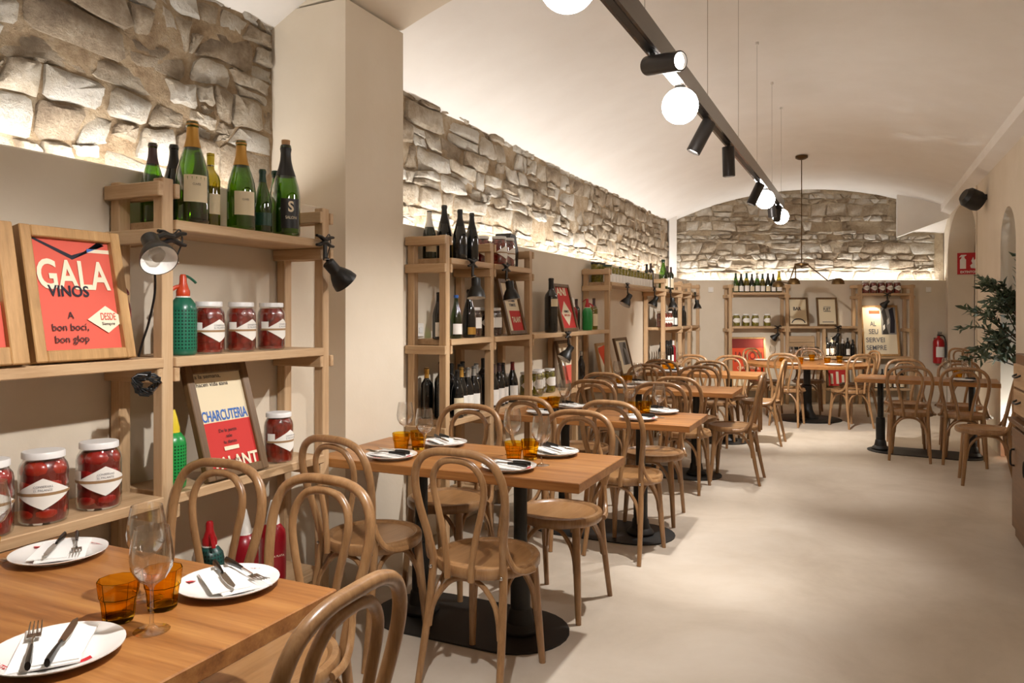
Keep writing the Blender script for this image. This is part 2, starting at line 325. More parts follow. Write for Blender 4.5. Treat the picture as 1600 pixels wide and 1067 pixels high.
def stone_field(wall, u0, u1, z0, ztop, place, rz, seed, mh, mw, thick=.03, keep=None, merge_after=99.):
    """rough coursed rubble: wavy courses of uneven height, stones of uneven length, slivers between them"""
    rs = random.Random(seed); rows = [z0 - .02]
    while rows[-1] < ztop: rows.append(rows[-1] + mh * rs.choice((.38, .7, .9, 1.1, 1.35, 1.6)))
    def edge(k, u): return rows[k] + .040 * noise.noise(Vector((u * 1.7, k * 5.3, seed))) + .022 * noise.noise(Vector((u * 6.1, k * 3.1, seed + 4)))
    made = 0; rest = MB()
    for k in range(len(rows) - 1):
        h = rows[k + 1] - rows[k]; u = u0 - rs.uniform(0, .3); sl = rs.uniform(-.03, .03)
        while u < u1:
            wd = h * rs.choice((.8, 1.2, 1.6, 2.1, 2.8)) if h > .08 else rs.uniform(.10, .42); wd = min(max(wd, .07), .46) * mw; sr = rs.uniform(-.04, .04)
            cells = [(0., 1., 0., 1.)]; q = rs.random()
            if q < .16 and h > mh * .8: t = rs.uniform(.3, .7); cells = [(0., t, 0., 1.), (t, 1., 0., 1.)]
            elif q < .28 and h > mh * .8: t = rs.uniform(.3, .7); a_ = rs.uniform(.4, .6); cells = [(0., 1., 0., a_), (0., t, a_, 1.), (t, 1., a_, 1.)]
            for c0, c1, d0, d1 in cells:
                if rs.random() < .04: continue
                def pt(a, b):
                    aa, bb = d0 + (d1 - d0) * a, c0 + (c1 - c0) * b; off = sl * (1 - aa) + sr * aa
                    uu = u + wd * aa + off * (bb - .5) * 2; e0, e1 = edge(k, uu), edge(k + 1, uu)
                    return (min(max(uu, u0), u1), max(e0 + (e1 - e0) * bb, z0))
                c_ = [rs.uniform(.02, .13) for _ in range(4)]
                ring = [pt(c_[0], 0), pt(.35, 0), pt(.66, 0), pt(1 - c_[1], 0), pt(1, c_[1] * 1.4), pt(1, .55), pt(1, 1 - c_[2] * 1.4), pt(1 - c_[2], 1), pt(.64, 1), pt(.33, 1), pt(c_[3], 1), pt(0, 1 - c_[3] * 1.4), pt(0, .45), pt(0, c_[0] * 1.4)]
                n = len(ring); cx = sum(p[0] for p in ring) / n; cz = sum(p[1] for p in ring) / n
                if cz > ztop or cx <= u0 + .01 or cx >= u1 - .01 or (keep and not keep(cx, cz)): continue
                if max(p[1] for p in ring) - min(p[1] for p in ring) < .025: continue
                jit = [(rs.uniform(-.007, .007), rs.uniform(-.006, .006)) for _ in ring]; g = rs.uniform(.002, .008)
                def inset(m_, s_):
                    dx, dz = ring[m_][0] + jit[m_][0] - cx, ring[m_][1] + jit[m_][1] - cz; L = max(math.hypot(dx, dz), 1e-4); f = max(L - g, .3 * L) / L * s_
                    return dx * f, dz * f
                t = thick * rs.uniform(.45, 1.5); tu, tz = rs.uniform(-.06, .06), rs.uniform(-.14, .16); vs = []
                for s_, dep, jd in ((1.0, -.02, 0), (.95, t * .62, .003), (.74, t, .005)):
                    for m_ in range(n):
                        a, b = inset(m_, s_); vs.append((a, -(dep + (0 if dep < 0 else a * tu + b * tz) + rs.uniform(-jd, jd)), b))
                vs.append((0, -t * rs.uniform(.92, 1.18), 0)); fs = []
                for r_ in range(2):
                    for m_ in range(n): m2 = (m_ + 1) % n; fs.append((r_ * n + m_, r_ * n + m2, (r_ + 1) * n + m2, (r_ + 1) * n + m_))
                fs += [(2 * n + m_, 2 * n + (m_ + 1) % n, 3 * n) for m_ in range(n)]
                if cx > merge_after: rest.raw([(cx + p[0], p[1], cz + p[2]) for p in vs], fs); continue
                o = put('stone', MB().raw(vs, fs).mesh('stone', sharp=40), 'rubble_stone', None, place(cx, cz), (0, 0, rz)); o.parent = wall
                if wall.location.length > 0: o.matrix_parent_inverse = wall_inv[wall.name]
                made += 1
            u += wd; sl = sr
    if rest.v:
        p = place(0, 0); o = put('distant_stones', rest.mesh('distant_stones', sharp=40), 'rubble_stone', wall, p, (0, 0, rz)); o['kind'] = 'stuff'
    return made
def mortar(u0, u1, z0, z1, step=.06, seed=1):
    nu = int((u1 - u0) / step) + 1; nz = int((z1 - z0) / step) + 1; vs = []; fs = []
    for j in range(nz + 1):
        for i in range(nu + 1):
            u = u0 + (u1 - u0) * i / nu; zz = z0 + (z1 - z0) * j / nz
            vs.append((u, -.020 * noise.noise(Vector((u * 5, zz * 5, seed))) - .008 * noise.noise(Vector((u * 16, zz * 16, seed))), zz))
    for j in range(nz):
        for i in range(nu): a = j * (nu + 1) + i; fs.append((a, a + 1, a + nu + 2, a + nu + 1))
    return MB().raw(vs, fs).mesh('mortar_bed', sharp=180)
wall_inv = {wall_far.name: (Matrix.Translation(wall_far.location) @ Matrix.Rotation(R(YAW), 4, 'Z')).inverted()}
XST = -2.76
put('mortar_bed', mortar(-3., 2.98, 1.90, 2.96, .07, 3), 'lime_mortar', wall_left, (XST + .010, 0, 0), (0, 0, R(90)))
put('mortar_bed', mortar(3.46, 12., 1.90, 2.96, .07, 5), 'lime_mortar', wall_left, (XST + .010, 0, 0), (0, 0, R(90)))
stone_field(wall_left, .9, 2.95, 1.93, 2.92, lambda u, zz: (XST, u, zz), R(90), 11, .115, 1., .026)
stone_field(wall_left, 3.48, 11.75, 1.93, 2.92, lambda u, zz: (XST, u, zz), R(90), 23, .125, 1.15, .028, None, 8.0)
put('mortar_bed', mortar(2.4, 7.0, 1.90, 3.45, .07, 9), 'lime_mortar', wall_far, (0, .285, 0))
def keep_far(u, zz):
    p = far(u, 12.0); return zz < vault(max(min(p[0], 1.3), -2.8)) + .05 and not (u > 6.2 and zz > 2.66)
stone_field(wall_far, 2.62, 6.85, 1.93, 3.45, lambda u, zz: far(u, 12.05, zz), R(YAW), 31, .122, 1.08, .030, keep_far)
for nm, lab, a, b in (('led_strip', 'thin led strip lying on the ledge left of the pillar', (-2.61, -2.9), (-2.61, 2.72)),
                      ('led_strip', 'long led strip lying on the ledge under the stone wall beyond the pillar', (-2.61, 3.5), (-2.61, 11.6)),
                      ('led_strip', 'led strip lying on the ledge of the far end wall', far(2.72, 11.925)[:2], far(6.85, 11.925)[:2])):
    d = Vector(b) - Vector(a); t = thing(nm, lab, 'led strip', (a[0], a[1], 1.93), math.atan2(d.y, d.x), 'cove led strips')
    put('aluminium_channel', MB().box((d.length / 2, 0, .006), (d.length, .03, .012)), 'steel', t)
    put('diffuser', MB().box((d.length / 2, 0, .013), (d.length, .02, .003)), 'led_glow', t)

# ------------------------------------------------------------------ shelving
def rung(mb, x0, x1, y, z, h=.05, t=.022): mb.box(((x0 + x1) / 2, y, z), (x1 - x0, t, h), chamfer=.003)
PXF, PXR, PB = -2.17, -2.385, .046          # front and rear post lines on the left wall
def left_unit(label, posts, boards, rungs, short=()):
    t = thing('shelving_unit', label, 'shelf', (-2.28, posts[0][0], 0), 0, 'pine shelving units')
    oy = posts[0][0]; ox = -2.28
    for y, top in posts:
        for x in (PXF, PXR): put('post', MB().box((x - ox, y - oy, top / 2), (PB, PB, top), chamfer=.003), 'pine_z', t)
    for y, top in short: put('post', MB().box((PXF - ox, y - oy, top / 2), (PB, PB, top), chamfer=.003), 'pine_z', t); put('post', MB().box((PXR - ox, y - oy, top / 2), (PB, PB, top), chamfer=.003), 'pine_z', t)
    for y0, y1, z in boards: put('shelf_board', MB().box((-2.270 - ox, (y0 + y1) / 2 - oy, z - .0175), (.27, y1 - y0, .035), chamfer=.003), 'pine_y', t)
    for y, z in rungs:
        for s in (-1, 1):
            if s > 0 and 2.6 < y < 2.7 and z < 1.: continue
            mb = MB(); rung(mb, -2.413 - ox, -2.140 - ox, y - oy + s * .0345, z); put('cross_rail', mb, 'pine_x', t)
    return t
ZT, ZM, ZL, ZB = 1.725, 1.25, .777, .28
def rungs_for(ys, zs): return [(y, z) for y in ys for z in zs]
def inner(y0, y1): return (y0 + .024, y1 - .024)
left_unit('pine shelving unit nearest the camera, left of the pillar', [(.80, 1.30), (1.813, 1.865), (2.648, 1.868)],
          [inner(1.813, 2.648) + (ZT,), inner(.80, 1.813) + (ZM,), inner(1.813, 2.648) + (ZM,), inner(.80, 1.813) + (ZL,), inner(1.813, 2.648) + (ZL,), inner(1.813, 2.648) + (ZB,)],
          rungs_for((1.813, 2.648), (1.825, ZT - .061, ZM - .061, ZL - .061, ZB - .061)) + rungs_for((.80,), (ZM - .061, ZL - .061)))
left_unit('pine shelving unit just beyond the pillar, full of dark bottles', [(3.735, 1.855), (4.31, 1.855), (4.94, 1.855)],
          [inner(3.735, 4.31) + (ZT,), inner(4.31, 4.94) + (ZT,), inner(3.735, 4.31) + (ZM,), inner(4.31, 4.94) + (ZM,), inner(3.735, 4.31) + (ZL,), inner(4.31, 4.94) + (ZL,), inner(3.735, 4.31) + (ZB,), inner(4.31, 4.94) + (ZB,)],
          rungs_for((3.735, 4.31, 4.94), (1.825, ZT - .061, ZM - .061, ZL - .061)))
left_unit('low pine shelving run between the two tall units on the left wall', [(5.92, 1.21)], [(4.968, 6.79, ZM), (4.968, 5.895, ZL), (5.945, 6.79, ZL)], rungs_for((5.92,), (ZL - .061,)))
left_unit('long pine shelving unit with a row of canned goods along its top', [(6.823, 1.835), (9.064, 1.835)],
          [inner(6.823, 9.064) + (ZT - .02,), inner(6.823, 9.064) + (ZL - .02,)], rungs_for((6.823, 9.064), (1.80, ZT - .081, ZL - .081)))
left_unit('pine shelving unit at the far end of the left wall', [(10.02, 1.835), (10.63, 1.835), (11.25, 1.835)],
          [(9.09, 9.995, ZT - .02), inner(10.02, 10.63) + (ZT - .02,), inner(10.63, 11.25) + (ZT - .02,), (9.09, 9.995, ZM - .02), inner(10.02, 10.63) + (ZM - .02,), inner(10.63, 11.25) + (ZM - .02,), (9.09, 9.995, ZL - .02), inner(10.02, 10.63) + (ZL - .02,)],
          rungs_for((10.02, 10.63, 11.25), (1.80, ZT - .081, ZM - .081)))
def far_unit(label, r0, parts):
    t = thing('shelving_unit', label, 'shelf', far(r0, 11.6), R(YAW), 'pine shelving units')
    for p in parts:
        if p[0] == 'post':
            for dy in (-.10, .115): put('post', MB().box((p[1] - r0, dy, p[2] / 2), (PB, PB, p[2]), chamfer=.003), 'pine_z', t)
        elif p[0] == 'board': put('shelf_board', MB().box(((p[1] + p[2]) / 2 - r0, .01, p[3] - .0175), (p[2] - p[1], .27, .035), chamfer=.003), 'pine_x', t)
        elif p[0] == 'rail':
            for s in (-1, 1): put('cross_rail', MB().box((p[1] - r0 + s * .0345, .01, p[2]), (.022, .27, .05), chamfer=.003), 'pine_y', t)
    return t
FT, FM, FL, FB = 1.73, 1.205, .735, .245
far_unit('pine shelving unit on the end wall with champagne bottles on top', 3.36, [('post', 3.38, 1.85), ('post', 4.26, 1.85)] +
         [('board', 3.405, 4.235, z) for z in (FT, FM, FB)] + [('rail', r, z) for r in (3.38, 4.26) for z in (1.82, FT - .061, FM - .061)])
far_unit('low pine shelving run in the middle of the end wall', 4.83, [('post', 4.83, 1.165), ('board', 4.287, 5.36, FM), ('board', 4.287, 4.805, FL), ('board', 4.855, 5.36, FL), ('board', 4.287, 4.805, FB), ('board', 4.855, 5.36, FB)])
far_unit('tall pine shelving unit at the right of the end wall', 5.385, [('post', 5.387, 1.85), ('post', 6.19, 1.85)] +
         [('board', 5.412, 6.165, z) for z in (FT - .015, FL, FB)] + [('rail', r, z) for r in (5.387, 6.19) for z in (1.82, FT - .076, FM - .061, FL - .061)])

# ------------------------------------------------------------------ tables
def stadium(L, W, n=14):
    r = W / 2; a = L / 2 - r
    return [(a + r * math.cos(-math.pi / 2 + math.pi * i / n), r * math.sin(-math.pi / 2 + math.pi * i / n)) for i in range(n + 1)] + \
           [(-a + r * math.cos(math.pi / 2 + math.pi * i / n), r * math.sin(math.pi / 2 + math.pi * i / n)) for i in range(n + 1)]
COLUMN = MB().lathe([(.030, .10), (.030, .66), (.030, .712)], 20).box((0, 0, .704), (.24, .24, .012)).mesh('column')
COLFOOT = MB().lathe([(.085, .012), (.085, .022), (.074, .036), (.060, .048), (.054, .075), (.050, .10), (.044, .108), (.044, .32), (.040, .335), (.030, .34)], 24).mesh('column_foot')
BASEPL = MB().prism(stadium(.94, .48), 'z', 0, .008).mesh('base_plate')
TAB_H = .75
def rect_table(label, cx, cy, W, D, rz=0., cols=.255, base=1.):
    t = thing('dining_table', label, 'table', (cx, cy, 0), rz, 'rectangular oak tables')
    put('table_top', MB().box((0, 0, TAB_H - .02), (W, D, .04), chamfer=.003), 'table_oak', t)
    for s in (-1, 1):
        put('column', COLUMN, 'black_metal', t, (s * cols, 0, 0)); put('column_foot', COLFOOT, 'cast_iron', t, (s * cols, 0, 0))
    put('base_plate', BASEPL, 'cast_iron', t, scale=(base, 1, 1))
rect_table('oak table nearest the camera, cut off by the left edge', -1.612, 1.108, .995, .616, cols=.22, base=.85)
rect_table('second oak table from the camera, its end against the pillar', -1.602, 2.981, 1.275, .605)
rect_table('third oak table from the camera, beyond the pillar', -1.5025, 4.61, 1.245, .575)
rect_table('fourth oak table from the camera along the left wall', -1.5235, 6.512, 1.205, .58)
rect_table('fifth and farthest oak table along the left wall', -1.5335, 8.39, 1.185, .60)
rect_table('oak table on the right side of the room by the olive tree', .612, 8.48, 1.24, .60, R(-5), .40, 1.12)
t = thing('round_table', 'large round oak table in front of the end wall', 'table', (-.61, 10.60, 0))
put('table_top', MB().lathe([(0, .71), (.79, .71), (.80, .714), (.80, .746), (.796, .75), (0, .75)], 64, close=False), 'table_oak', t)
put('column', MB().lathe([(.045, .1), (.045, .70), (.16, .70), (.16, .712), (0, .712)], 24), 'black_metal', t)
put('column_foot', MB().lathe([(.14, .012), (.14, .03), (.11, .06), (.09, .09), (.075, .12), (.06, .2), (.06, .45), (.045, .46)], 24), 'cast_iron', t)
put('base_plate', MB().lathe([(0, 0), (.43, 0), (.43, .008), (.42, .013), (0, .013)], 48, close=False), 'cast_iron', t)

# ------------------------------------------------------------------ bentwood chairs (local: sitter faces +y)
def mirror(pts): return [(-p[0], p[1], p[2]) for p in reversed(pts)]
half = [(.172, -.235, .0), (.165, -.205, .14), (.157, -.175, .30), (.152, -.158, .43), (.152, -.160, .48), (.163, -.180, .57), (.182, -.203, .67), (.189, -.222, .755), (.178, -.235, .82), (.145, -.243, .868), (.085, -.248, .893), (0, -.250, .898)]
op = spline(half + mirror(half)[1:], 5)
HOOP = MB().tube(op, [.0125 + .003 * min(1, p.z / .25) for p in op], 12).mesh('back_hoop')
hin = [(.050, -.218, .425), (.054, -.218, .49), (.068, -.216, .58), (.092, -.217, .68), (.107, -.224, .755), (.100, -.233, .81), (.070, -.239, .850), (.035, -.242, .864), (0, -.243, .867)]
INNER = MB().tube(spline(hin + mirror(hin)[1:], 5), .0125, 12).mesh('inner_hoop')
SEAT = MB().lathe([(0, .452), (.10, .453), (.172, .457), (.172, .43), (0, .43)], 40, close=False).mesh('seat_panel')
RIM = MB().lathe([(.170, .428), (.199, .424), (.205, .432), (.206, .456), (.201, .465), (.184, .467), (.175, .462), (.170, .456)], 44, close=False).mesh('seat_rim')
def fleg(s): return MB().tube([(s * .136, .126, .428), (s * .142, .134, .32), (s * .152, .147, .16), (s * .162, .160, 0)], [.019, .0185, .0165, .013], 12).mesh('front_leg')
FLEG = {s: fleg(s) for s in (-1, 1)}
def brace(a, b, az=.22):       # bent arch between two legs, its crown under the seat
    a, b = Vector(a), Vector(b); c = (a + b) / 2; inw = Vector((-c.x, -c.y, 0)) * .12
    P = lambda f, z, k: a.lerp(b, f) + inw * k + Vector((0, 0, z - a.z))
    return MB().tube(spline([P(.03, az, 0), P(.06, az + .07, .3), P(.14, .345, .8), P(.30, .398, 1), P(.5, .412, 1), P(.70, .398, 1), P(.86, .345, .8), P(.94, az + .07, .3), P(.97, az, 0)], 4), .0105, 8).mesh('leg_brace')
fl, fr, rl, rr = (-.147, .140, .22), (.147, .140, .22), (-.160, -.186, .22), (.160, -.186, .22)
BRACES = [brace(fl, fr), brace(rl, rr), brace(fl, rl), brace(fr, rr)]
BRK = {s: MB().tube(spline([(s * .166, -.172, .560), (s * .172, -.163, .52), (s * .186, -.135, .470), (s * .203, -.09, .447), (s * .215, -.03, .443)], 5), .0125, 8, flat=.75).mesh('seat_bracket') for s in (-1, 1)}
SCREW = MB().lathe([(0, -.004), (.007, -.004), (.007, .002), (.004, .005), (0, .006)], 10, m=Matrix.Rotation(R(90), 3, 'X'), close=False).mesh('screw')
def chair(label, x, y, deg, screws=True):
    t = thing('bentwood_chair', label, 'chair', (x, y, 0), R(deg), 'bentwood chairs')
    put('seat_panel', SEAT, 'seat_ply', t); put('seat_rim', RIM, 'bentwood', t)
    put('back_hoop', HOOP, 'bentwood', t); put('inner_hoop', INNER, 'bentwood', t)
    for s in (-1, 1): put('front_leg', FLEG[s], 'bentwood', t); put('seat_bracket', BRK[s], 'bentwood', t)
    for b in BRACES: put('leg_brace', b, 'bentwood', t)
    if screws:
        for s in (-1, 1): put('screw', SCREW, 'chrome', t, (s * .152, -.176, .44))
C_ = 'bentwood chair '
for lab, x, y, a in [
    ('on the far side of the nearest table, left', -1.925, 1.60, 180 + 2), ('on the far side of the nearest table, right', -1.470, 1.55, 180 - 2),
    ('at the aisle end of the nearest table, cut off below', -1.075, 1.09, 92),
    ('on the near side of the second table, left', -1.88, 2.635, -8), ('on the near side of the second table, right', -1.315, 2.60, -2),
    ('on the far side of the second table, left', -1.905, 3.31, 180), ('on the far side of the second table, right', -1.295, 3.32, 178),
    ('on the near side of the third table, left', -1.81, 4.29, 0), ('on the near side of the third table, right', -1.235, 4.28, -8),
    ('on the far side of the third table, left', -1.79, 5.00, 180), ('on the far side of the third table, right', -1.265, 5.00, 184),
    ('on the near side of the fourth table, left', -1.92, 6.17, 0), ('on the near side of the fourth table, right', -1.265, 6.02, -3),
    ('on the far side of the fourth table, left', -1.86, 6.86, 180), ('on the far side of the fourth table, right', -1.355, 6.83, 180),
    ('at the aisle end of the fourth table, facing the wall', -.955, 6.48, 90),
    ('on the near side of the fifth table, left', -1.92, 8.16, 0), ('on the near side of the fifth table, right', -1.385, 8.17, -4),
    ('on the far side of the fifth table, left', -1.80, 8.74, 180), ('on the far side of the fifth table, right', -1.36, 8.78, 178),
    ('at the aisle end of the fifth table, facing the wall', -.955, 8.46, 88),
    ('at the round table, nearest the camera on its left', -.80, 9.98, -8), ('at the round table, nearest the camera on its right', -.10, 10.13, 38),
    ('behind the round table, backed by the end wall shelves', -.63, 11.27, 180), ('left of the round table in front of the orange poster', -1.18, 10.98, -122),
    ('right of the round table, half hidden by a nearer chair', -.02, 10.92, 112),
    ('on the near side of the right-hand table, left', .46, 8.15, -4), ('on the near side of the right-hand table, right', .915, 8.12, -7),
    ('on the far side of the right-hand table, left', .465, 8.86, 179), ('on the far side of the right-hand table, right', .95, 8.87, 175),
    ('standing in the arched alcove, left', 1.50, 12.48, -50), ('standing in the arched alcove, right', 1.72, 12.93, -50),
    ('turned aside next to the wooden cabinet on the right', .94, 7.18, 88)]:
    chair(C_ + lab, x, y, a, screws=y < 8)

# ------------------------------------------------------------------ ceiling track, globes, spots, pendant
def zb(y): return 2.337 + .0155 * (y - 2.)
TX = -.675; SL = math.atan(.0155)
t = thing('track_rail', 'long black lighting track hung on wires below the vault', 'track light', (TX, 0, 0))
m = MB(); a, b = .2, 7.72
m.raw([(-.025, a, zb(a)), (.025, a, zb(a)), (.025, a, zb(a) + .085), (-.025, a, zb(a) + .085), (-.025, b, zb(b)), (.025, b, zb(b)), (.025, b, zb(b) + .085), (-.025, b, zb(b) + .085)],
      [(0, 1, 2, 3), (4, 7, 6, 5), (0, 4, 5, 1), (3, 2, 6, 7), (0, 3, 7, 4), (1, 5, 6, 2)])
put('rail_body', m, 'rail_side', t)
m = MB()
m.raw([(-.012, a, zb(a) - .002), (.012, a, zb(a) - .002), (.012, a, zb(a) + .02), (-.012, a, zb(a) + .02), (-.012, b, zb(b) - .002), (.012, b, zb(b) - .002), (.012, b, zb(b) + .02), (-.012, b, zb(b) + .02)],
      [(0, 1, 2, 3), (4, 7, 6, 5), (0, 4, 5, 1), (3, 2, 6, 7), (0, 3, 7, 4), (1, 5, 6, 2)])
put('conductor_slot', m, 'black_metal', t)
for y in (1.3, 2.55, 3.75, 4.80, 5.75, 6.80, 7.66):
    put('suspension_wire', MB().tube([(0, y, zb(y) + .08), (0, y, vault(TX))], .0016, 6), 'steel', t)
    put('ceiling_button', MB().lathe([(0, -.02), (.012, -.02), (.012, .0), (0, .0)], 12, close=False), 'plastic_white', t, (0, y, vault(TX)))
SPOTB = MB().lathe([(.0, .0), (.033, .0), (.035, -.004), (.035, -.168), (.030, -.17), (.029, -.155), (0, -.155)], 24, close=False).mesh('spot_body')
SPOTL = MB().lathe([(0, -.158), (.029, -.158), (.029, -.1585)], 20, close=False).mesh('lens')
SPOTJ = MB().tube([(0, 0, 0), (0, 0, -.05)], .010, 10).box((0, 0, .004), (.03, .09, .012)).mesh('joint')
def spot_head(label, y, direction, watts, cone=62., blend=.5, lit=True):
    p = Vector((TX, y, zb(y))); d = Vector(direction).normalized()
    t = thing('track_spotlight', label, 'spotlight', p, 0, 'cylinder spotlights on the track')
    put('joint', SPOTJ, 'black_metal', t)
    q = (-d).to_track_quat('Z', 'Y').to_euler(); at = Vector((0, 0, -.045)) - d * .03
    b = put('spot_body', SPOTB, 'anthracite', t, at, q); put('lens', SPOTL, 'lens_glow' if lit else 'reflector_white', b)
    if watts:
        L = bpy.data.lights.new('spot_beam', 'SPOT'); L.energy = watts; L.spot_size = R(cone); L.spot_blend = blend; L.shadow_soft_size = .022; L.color = (1, .965, .935)
        o = bpy.data.objects.new('spot_beam', L); COL.objects.link(o); o.parent = t; o.location = at + d * .19; o.rotation_euler = q
SP = 'black cylinder spotlight '
spot_head(SP + 'hidden above the frame near the first globe', 1.30, (-.55, .08, -.83), SPOT_W * 1.5, 96, .7)
spot_head(SP + 'turned level across the track near the second globe', 2.66, (.80, -.50, -.16), SPOT_W * .35, 60)
spot_head(SP + 'tilted to the left just beyond the second globe', 3.72, (-.42, -.16, -.85), SPOT_W * 1.8, 104, .8)
spot_head(SP + 'pointing straight down in the middle of the track', 4.40, (.02, .06, -1), SPOT_W * 1.7, 60, .8)
spot_head(SP + 'tilted slightly left before the third globe', 5.86, (-.40, -.1, -.9), SPOT_W * 2.0, 80, .8)
spot_head(SP + 'pointing straight down just behind the third globe', 6.72, (.08, .05, -1), SPOT_W * 1.3, 64, .8)
spot_head(SP + 'tilted left in front of the last globe', 7.35, (-.14, .72, -.55), SPOT_W * 5.0, 92, .8)
GL = MB().lathe([(.075 * math.sin(math.pi * i / 18), -.075 * math.cos(math.pi * i / 18)) for i in range(19)], 32, close=False).mesh('globe')
GS = MB().lathe([(.0, .086), (.022, .086), (.022, .062), (.0, .06)], 18, close=False).mesh('socket')
for lab, y in (('cut off by the top edge', 1.79), ('second from the camera', 3.12), ('third from the camera', 6.28), ('at the far end of the track', 7.62)):
    t = thing('globe_lamp', 'glowing white globe lamp on the track, ' + lab, 'lamp', (TX, y, zb(y) - .084), 0, 'globe lamps on the track')
    put('globe', GL, 'globe_glow', t); put('socket', GS, 'black_metal', t)
# brass three-armed pendant
px, py = -.645, 10.10
t = thing('brass_pendant', 'brass pendant lamp with three jointed arms over the round table', 'pendant lamp', (px, py, 0))
put('canopy', MB().lathe([(0, 3.41), (.075, 3.40), (.075, 3.375), (.05, 3.36), (.015, 3.35), (0, 3.35)], 24, close=False), 'brass', t)
put('hanging_rod', MB().tube([(0, 0, 3.36), (0, 0, 2.02)], .006, 8), 'brass', t)
put('hub', MB().lathe([(0, 2.05), (.02, 2.05), (.085, 2.035), (.085, 2.01), (.02, 2.0), (0, 1.98)], 20, close=False), 'brass', t)
dome = MB().lathe([(.012, .078), (.03, .076), (.055, .060), (.072, .035), (.079, .0), (.076, .0), (.068, .034), (.05, .057), (.0, .07)], 26, close=False).mesh('shade')
for ex, ey, ez in ((-.27, -.10, 1.74), (-.09, -.04, 1.775), (.42, .19, 1.775)):
    e = Vector((ex, ey, 0)); dd = e.normalized(); k = dd * (e.length - .13); h = dd * .08
    if e.length < .2: k = e + Vector((.02, .05, 0))
    put('arm', MB().tube([(h.x, h.y, 2.02), (k.x, k.y, ez + .045)], .008, 8).tube([(k.x, k.y, ez + .045), (e.x, e.y, ez + .07)], .007, 8), 'brass', t)
    s = put('shade', dome, 'brass', t, (e.x, e.y, ez)); put('bulb', MB().lathe([(0, .005), (.02, .012), (.026, .03), (.015, .055), (0, .06)], 14, close=False), 'bulb_glow', s)
    L = bpy.data.lights.new('pendant_bulb', 'SPOT'); L.energy = 16; L.color = (1, .86, .66); L.spot_size = R(120); L.shadow_soft_size = .03
    o = bpy.data.objects.new('pendant_bulb', L); COL.objects.link(o); o.parent = t; o.location = (e.x, e.y, ez - .002)

# ------------------------------------------------------------------ table settings
PLATE = MB().lathe([(0, .004), (.064, .004), (.068, 0), (.074, 0), (.079, .006), (.109, .014), (.116, .018), (.116, .020), (.106, .018), (.079, .010), (0, .009)], 44, close=False).mesh('plate_body')
NAP = MB().raw([(-.055, -.09, .0), (.06, -.085, .0), (.062, .095, .002), (-.05, .10, .002), (-.055, -.09, .0035), (.06, -.085, .0035), (.062, .095, .0055), (-.05, .10, .0055),
                (-.02, -.08, .004), (.058, -.08, .004), (.080, .080, .0065), (-.01, .09, .006), (-.02, -.08, .0065), (.058, -.08, .0065), (.080, .080, .009), (-.01, .09, .0085)],
               [(0, 3, 2, 1), (4, 5, 6, 7), (0, 1, 5, 4), (1, 2, 6, 5), (2, 3, 7, 6), (3, 0, 4, 7), (8, 11, 10, 9), (12, 13, 14, 15), (8, 9, 13, 12), (9, 10, 14, 13), (10, 11, 15, 14), (11, 8, 12, 15)]).mesh('napkin')
HANDLE = MB().tube([(0, -.10, 0), (0, -.085, 0), (0, -.05, .001), (0, -.012, 0)], [.0085, .0095, .0075, .0055], 8, flat=.6).mesh('handle')
RIVET = MB().lathe([(0, .0), (.003, .0), (.003, .0075), (.0015, .0085), (0, .0085)], 8, close=False).mesh('rivet')
KBLADE = MB().prism([(-.006, -.012), (.007, -.012), (.009, .03), (.007, .075), (.0, .105), (-.007, .09), (-.007, .03)], 'z', -.001, .001).mesh('blade')
fk = MB().tube([(0, -.012, 0), (0, .02, .0), (0, .04, -.002)], [.004, .003, .004], 8, flat=.7).box((0, .05, -.003), (.024, .02, .002))
for i in range(4): fk.tube([(-.0105 + i * .007, .058, -.003), (-.0105 + i * .007, .08, -.002), (-.0095 + i * .0064, .108, .004)], [.0017, .0016, .0010], 6)
FORKH = fk.mesh('fork_head')
TUMB = MB().lathe([(0, .0), (.029, .0), (.031, .004), (.034, .035), (.0365, .05), (.0385, .052), (.0425, .088), (.0405, .088), (.036, .053), (.0335, .05), (.029, .012), (0, .010)], 10, close=False).mesh('tumbler', sharp=12)
WINE = MB().lathe([(0, 0), (.034, 0), (.0355, .0015), (.012, .006), (.0042, .014), (.0034, .05), (.0036, .085), (.008, .094), (.028, .108), (.040, .13), (.0425, .15), (.039, .18), (.0335, .212),
                   (.0327, .212), (.0382, .18), (.0417, .15), (.0392, .13), (.027, .1095), (.006, .097), (0, .096)], 32, close=False).mesh('wine_glass', sharp=60)
MARK = MB().box((0, 0, .0), (.022, .012, .0006)).mesh('red_mark')
